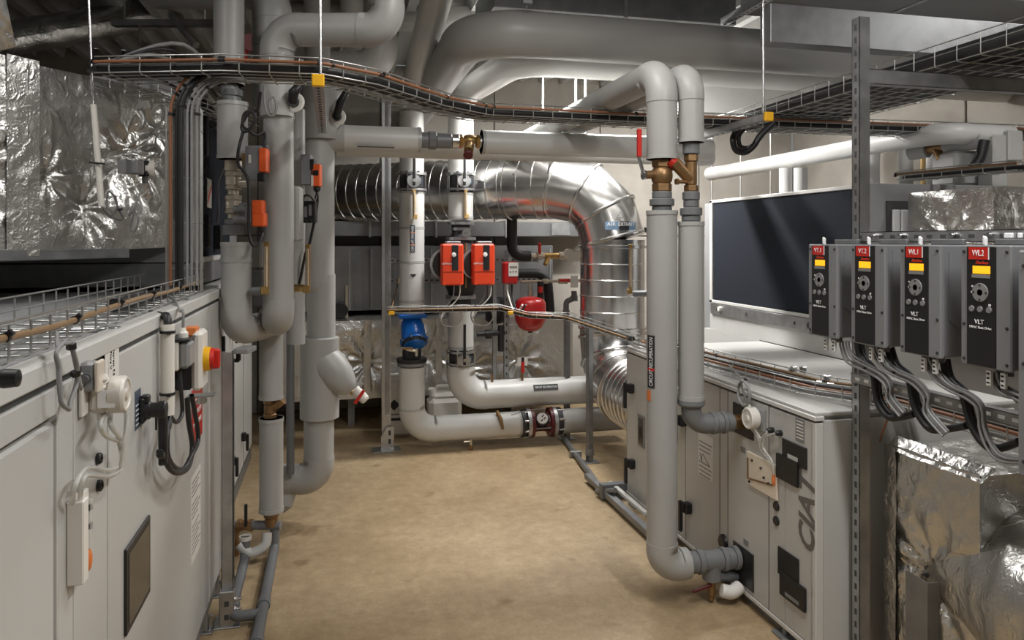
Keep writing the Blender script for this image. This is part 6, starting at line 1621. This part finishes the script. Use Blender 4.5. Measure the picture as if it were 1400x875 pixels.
t = strut('lower mounting strut with white slots below the grey drives', (2.085, 2.62, 1.192), (2.085, 1.35, 1.192), (-1, 0, 0), .041, .041, slots=False, name='mounting_strut')
sm_ = MB().obox(V((0, 0, 0)), (.0012, 0, 0), (0, .013, 0), (0, 0, .006), .001).mesh('slot', 'letter_w')
for k in range(24): place('slot', sm_, t, (2.064, 2.58 - k * .051, 1.192))
XD = 1.95
def drive(k, tag_, label):
    yl = k * XD; wd_ = .182; yr = yl - wd_; z0, z1 = 1.36, 1.738; cy_ = (yl + yr) / 2
    t = T('frequency_drive', label, 'frequency drive', 'grey frequency drives in a row')
    P('housing', MB().box(XD + .012, 2.075, yr + .004, yl - .004, z0 + .004, z1, .005), 'drive_s', t)
    P('front_plate', MB().box(XD, XD + .016, yr, yl, z0, z1, .004), 'drive', t)
    P('side_recess', MB().prism([(XD + .035, yr + .0035, z1 - .02), (2.06, yr + .0035, z1 - .02), (2.06, yr + .0035, z0 + .07), (XD + .035, yr + .0035, z0 + .13)], (0, -.002, 0)), 'drive_s', t)
    P('mounting_lug', MB().box(2.06, 2.075, yr + .02, yl - .02, z1, z1 + .02, .003), 'galv_d', t)
    bw = .105; b0, b1 = cy_ + .012 - bw / 2, cy_ + .012 + bw / 2
    fp = P('black_fascia', MB().box(XD - .004, XD + .002, b0, b1, z0 + .004, z1 - .004, .002), 'black', t)
    lt_ = b1; X_ = XD - .0045
    def fy(f): return b1 - f * bw
    rd = P('red_tag', MB().box(X_ - .002, X_, fy(.78), fy(.10), z1 - .044, z1 - .006), 'label_red', fp)
    TX('lettering', tag_, (X_ - .0025, fy(.44), z1 - .025), -YA, ZA, .026, 'letter_w', rd, width=.042)
    P('tag_edge', MB().box(X_ - .002, X_, fy(.80), fy(.775), z1 - .044, z1 - .006), 'letter_w', rd)
    TX('maker_script', 'Danfoss', (X_ - .0006, fy(.55), z1 - .054), -YA, ZA, .014, 'red_ink', fp, shear=.3)
    P('screen_frame', MB().box(X_ - .0006, X_, fy(.84), fy(.18), z1 - .105, z1 - .061), 'black', fp)
    P('display_screen', MB().box(X_ - .0012, X_, fy(.84), fy(.24), z1 - .088, z1 - .064), 'amber', fp)
    P('key_strip', MB().box(X_ - .001, X_, fy(.84), fy(.2), z1 - .101, z1 - .090), 'inkgrey', fp)
    kc = V((X_, fy(.50), z1 - .146))
    P('ring_key', MB().lathe(kc, -XA, [(0, .016), (0, .029), (.003, .028), (.003, .017)], 28), 'inkgrey', fp)
    P('centre_key', MB().lathe(kc, -XA, [(0, .011), (.003, .010), (.003, 0)], 18), 'inkgrey', fp)
    for q in (0, 1, 2, 3):
        a_ = q * math.pi / 2; P('arrow_mark', MB().obox(kc + V((-.0034, math.cos(a_) * .0225, math.sin(a_) * .0225)), (.0004, 0, 0), (0, .003, 0), (0, 0, .003)), 'ink', fp)
    for f_ in (.20, .49, .80): P('round_key', MB().lathe((X_, fy(f_), z1 - .198), -XA, [(0, .010), (.003, .009), (.003, 0)], 16), 'inkgrey', fp)
    for q in ((.22, .128), (.2, .146)): P('indicator_dot', MB().lathe((X_, fy(q[0]), z1 - q[1]), -XA, [(0, .003), (.001, .003), (.001, 0)], 8), 'letter_w', fp)
    P('indicator_dot', MB().box(X_ - .001, X_, fy(.86), fy(.78), z1 - .186, z1 - .180), 'letter_w', fp)
    TX('lettering', 'VLT', (X_ - .0006, fy(.46), z1 - .238), -YA, ZA, .020, 'letter_w', fp)
    TX('lettering', 'HVAC Basic Drive', (X_ - .0006, fy(.5), z1 - .255), -YA, ZA, .0105, 'letter_w', fp)
    sc_ = MB().lathe((0, 0, 0), -XA, [(0, .005), (.003, .0045), (.003, 0)], 10).mesh('screw', 'ink')
    for y in (yl - .014, yr + .014):
        for z in (z1 - .02, z0 + .13, z0 + .02): place('screw', sc_, t, (XD, y, z))
    P('white_clip', MB().obox((XD + .03, fy(.35), z1 + .014), (.006, 0, .0), (0, .006, .003), (0, 0, .014), .003), 'letter_w', t)
    for q in (.045, .095):
        mk = P('cable_marker', MB().obox((XD + .022, yr + q, z0 - .032), (.006, 0, 0), (0, .009, 0), (0, 0, .024), .002), 'letter_w', t)
        for zq in (-.014, 0, .014): P('marker_print', MB().obox((XD + .0157, yr + q, z0 - .032 + zq), (.0004, 0, 0), (0, .005, 0), (0, 0, .003)), 'ink', mk)
    for q in (.05, .085): P('cable_gland', MB().cyl((XD + .05, yr + q, z0 - .02), (XD + .05, yr + q, z0 + .004), .011, 12), 'grey_pl', t)
for k, tag_, lb_ in ((1.404, 'VT.1', 'grey drive with red VT.1 tag, farthest left in the row'), (1.269, 'VT.2', 'grey drive with red VT.2 tag, mounted beside the slotted post'), (1.139, 'VVL.1', 'grey drive with red VVL.1 tag, third in the row'), (1.005, 'VVL.2', 'grey drive with red VVL.2 tag, nearest the grey enclosure')):
    drive(k, tag_, lb_)
t = T('grey_enclosure', 'plain grey enclosure with screws at the right edge beside the drives', 'enclosure')
P('body', MB().box(1.92, 2.075, 1.30, 1.732, 1.075, 1.725, .006), 'drive', t)
for z in (1.68, 1.4, 1.12): P('screw', MB().lathe((1.92, 1.71, z), -XA, [(0, .006), (.003, .005), (.003, 0)], 10), 'ink', t)
# drive cables
def dcab(label, pts, X, r, m_, ties=()):
    return cable(label, [WX(x, y, X) for x, y in pts], r, m_, ties=ties, n=10)
G1 = [(1154, 466), (1156, 478), (1164, 492), (1189, 505), (1208, 517), (1216, 530), (1217, 544), (1234, 566)]
G2 = [(1197, 466), (1199, 480), (1210, 499), (1228, 511), (1251, 522), (1267, 542), (1268, 563), (1293, 593)]
G3 = [(1267, 487), (1272, 500), (1284, 517), (1300, 530), (1325, 542), (1340, 557), (1344, 587), (1356, 614), (1372, 627), (1402, 630)]
G4 = [(1360, 508), (1364, 522), (1374, 534), (1393, 543), (1412, 556)]
B1 = [(1172, 466), (1176, 488), (1190, 506), (1195, 518), (1199, 548), (1214, 570), (1233, 570), (1250, 566)]
B2 = [(1214, 478), (1222, 500), (1240, 516), (1245, 528), (1251, 557), (1267, 583), (1284, 588), (1321, 582)]
B3 = [(1290, 494), (1296, 518), (1314, 536), (1319, 548), (1327, 579), (1344, 606), (1362, 614), (1393, 604)]
nm4 = ['farthest', 'second farthest', 'second nearest', 'nearest']
for i, g in enumerate((G1, G2, G3, G4)):
    for j in range(4):
        pts = [(x + (j - 1.5) * 4.0 * (1 - .35 * (k > 2)), y - (j - 1.5) * 2.2 * (k > 1)) for k, (x, y) in enumerate(g)]
        dcab('%s grey cable hanging under the %s drive' % (['leftmost', 'second', 'third', 'rightmost'][j], nm4[i]), pts, 1.985 + .012 * (j % 2), .0046, 'cable_g', ties=(.42, .75) if j == 1 else ())
for i, g in enumerate((B1, B2, B3)):
    dcab('thick black cable looping below the %s drive' % nm4[i], g, 2.02, .0125, 'cable_k')
    dcab('thinner black cable beside the loop below the %s drive' % nm4[i], [(x + 6, y - 3) for x, y in g], 2.035, .008, 'cable_k')
cable('brown wire dropping from the lower tray to the foil duct', [WX(1216, 545, 2.15), WX(1214, 570, 2.15), WX(1207, 590, 2.15), WX(1203, 603, 2.18)], .004, 'cable_b')
# ============================================================ tray on the right unit and below the drives
rt = [V((2.00, 4.60, 1.06)), V((2.04, 3.8, 1.06)), V((2.13, 2.95, 1.06)), V((2.27, 2.60, 1.07)), V((2.27, 1.3, 1.07))]
tray('wire basket tray on top of the right unit running below the drives', rt, 0, ZA, .17, .06, .1, nbot=4)
def rc(label, lat, up, r, m_, **k): return cable(label, fil(along(rt, lat, up), .15, 5), r, m_, smooth=False, **k)
rc('tan cable along the front of the right unit tray', -.075, .045, .008, 'cable_o', ties=(.2, .35, .5, .6))
rc('black cable bundle in the right unit tray', -.05, .022, .018, 'cable_k')
rc('brown cable bundle in the right unit tray', -.01, .02, .008, 'cable_b')
rc('grey cable at the back of the right unit tray', .05, .014, .009, 'cable_g')
for i, (px_, py_) in enumerate(((1085, 505), (1098, 505), (1131, 517), (1121, 525), (1136, 528))):
    c = WZ(px_, py_, 1.12 if i < 2 else 1.09)
    S('tray_clip', MB().obox(c, XA * .012, YA * .014, ZA * .016, .003).lathe(c, V((-.5, -.8, 0)), [(0, .008), (.022, .008)], 6), 'steel', ['steel coupling clip, left of the upper pair on the right unit tray', 'steel coupling clip, right of the upper pair on the right unit tray', 'steel coupling clip above the lower pair on the right unit tray', 'steel coupling clip, left of the lower pair on the right unit tray', 'steel coupling clip nearest the slotted post on the right unit tray'][i], 'clip')

# ============================================================ wide overhead tray at the right
wt = [V((2.78, 4.55, 2.49)), V((2.78, 1.2, 2.49))]
tray('wide wire basket tray running overhead at the upper right', wt, 0, ZA, .56, .09, .115, nbot=8, wr=.0025)
def wc_(label, lat, up, r, m_, **k): return cable(label, along(wt, lat, up), r, m_, smooth=False, **k)
wc_('copper brown cable tied along the wide overhead tray edge', -.29, .055, .009, 'cable_b', ties=(.1, .2, .3, .4, .5, .6, .7))
for i, lat in enumerate((-.245, -.165, -.082, .0, .082, .165, .245)):
    wc_('%s black cable bundle in the wide overhead tray' % ['outermost', 'second', 'third', 'middle', 'fifth', 'sixth', 'innermost'][i], lat, .042, .037 - .003 * (i % 2), 'cable_k')
cable('looped black cables hanging under the right yellow capped strut', [W(1058, 168, 4.25), W(1040, 185, 4.25), W(1030, 200, 4.25), W(1018, 208, 4.25), W(1006, 205, 4.25), W(1002, 190, 4.25), W(1008, 178, 4.3)], .018, 'cable_k')
cable('second black cable loop under the right yellow capped strut', [W(1050, 172, 4.3), W(1038, 190, 4.3), W(1024, 202, 4.3), W(1012, 200, 4.3), W(1010, 186, 4.3), W(1016, 178, 4.35)], .014, 'cable_k')
# ============================================================ right background pipes
pipe('long pale pipe running back high on the right behind the slotted post', [(3.6, 6.6, 2.41), (3.6, 3.75, 2.41), (4.1, 3.75, 2.41)], .063, .15, 'jacket_w')
for i, (px_, d_) in enumerate(((1075, 5.95), (1094, 5.9))):
    a, b = vline(px_, d_, 230, 262); pipe(['left short upright pipe on the dark panelled unit', 'right short upright pipe on the dark panelled unit'][i], [a, V((b.x, b.y, 2.06))], .055, .1, 'jacket_w')
for i, (px_, d_, r) in enumerate(((1192, 5.6, .055), (1238, 5.6, .052), (1275, 5.3, .06))):
    a, b = vline(px_, d_, 188, 270); b.z = 2.07
    pipe(['pale upright pipe just right of the slotted post', 'pale upright pipe above the upper right foil duct', 'grey upright pipe near the copper pipe above the foil duct'][i], [b, V((b.x, b.y, zz(196, d_))), V((b.x + .6, b.y - .15, zz(185, d_)))], r, .1, 'jacket_w' if i < 2 else 'jacket')
t = T('insulated_pipe', 'level grey pipe with bronze strainer at the far right', 'pipe')
a = W(1245, 208, 4.9); b = W(1345, 190, 4.5)
P('jacket', MB().cyl(a, a.lerp(b, .25), .055, 20), 'jacket', t); P('strainer', MB().cyl(a.lerp(b, .25), a.lerp(b, .5), .035, 12).cyl(a.lerp(b, .36), a.lerp(b, .36) + V((0, -.05, -.08)), .03, 10), 'bronze', t); P('jacket', MB().cyl(a.lerp(b, .5), b, .055, 20), 'jacket', t)
S('copper_pipe', MB().cyl(W(1262, 268, 5.2), W(1262, 215, 5.2), .018, 10), 'gold', 'short upright copper pipe above the upper right foil duct', 'pipe')
t = T('insulation_box', 'grey insulated casing with black strap at the far right', 'casing')
P('casing', MB().obox(W(1310, 232, 4.7), XA * .12, YA * .1, ZA * .11, .02), 'jacket', t)
P('strap', MB().tube(cat([W(1346, 192, 4.45), W(1340, 215, 4.45), W(1330, 230, 4.45)], 4), .03, 8), 'black', t)
for i, (px_, y0, y1) in enumerate(((1357, 186, 330), (1378, 180, 222))):
    a, b = vline(px_, 4.55, y0, y1); S('square_casing', MB().obox((a + b) / 2, XA * .055, YA * .06, ZA * (a.z - b.z) / 2, .01), 'jacket', ['tall grey square casing at the far right background', 'short grey square casing at the far right background'][i], 'casing')
t3 = [W(1236, 248, 4.55), W(1402, 232, 3.9)]; t3[1].z = t3[0].z = 2.12
tray('small wire tray above the upper right foil duct', t3, 0, ZA, .14, .05, .11, nbot=4)
cable('tan cable along the small wire tray above the foil duct', along(t3, .07, .04), .008, 'cable_o', smooth=False, ties=(.3, .6))
cable('black cables in the small wire tray above the foil duct', along(t3, 0, .02), .016, 'cable_k', smooth=False)
for i, x in enumerate((4.0, 4.35, 4.72)):
    cable('%s hanger rod on the right back wall' % ['left', 'middle', 'right'][i], [(x, 7.3, 2.2), (x, 7.3, ZC - .11)], .012, 'wire', smooth=False, cat_='rod', name='hanger_rod')
# ============================================================ put every thing's origin at its own base
bpy.context.view_layer.update()
def kids(o): return [c for c in COL.objects if c.parent == o]
CH = {}
for o in COL.objects:
    if o.parent: CH.setdefault(o.parent.name, []).append(o)
def pts_of(o, mtx):
    out = []
    m_ = mtx @ o.matrix_basis
    if o.type == 'MESH': out += [m_ @ V(c) for c in o.bound_box]
    for c in CH.get(o.name, []): out += pts_of(c, m_)
    return out
used = {}
for o in ROOTS:
    pp = pts_of(o, Matrix.Identity(4))
    if not pp: continue
    lo = V([min(p[i] for p in pp) for i in range(3)]); hi = V([max(p[i] for p in pp) for i in range(3)])
    base = V(((lo.x + hi.x) / 2, (lo.y + hi.y) / 2, lo.z))
    if o.type == 'MESH':
        o.data.transform(Matrix.Translation(-base)); o.location = o.location + base
        for c in CH.get(o.name, []): c.location -= base
    else:
        o.location = base
        for c in CH.get(o.name, []): c.location -= base
bpy.context.view_layer.update()
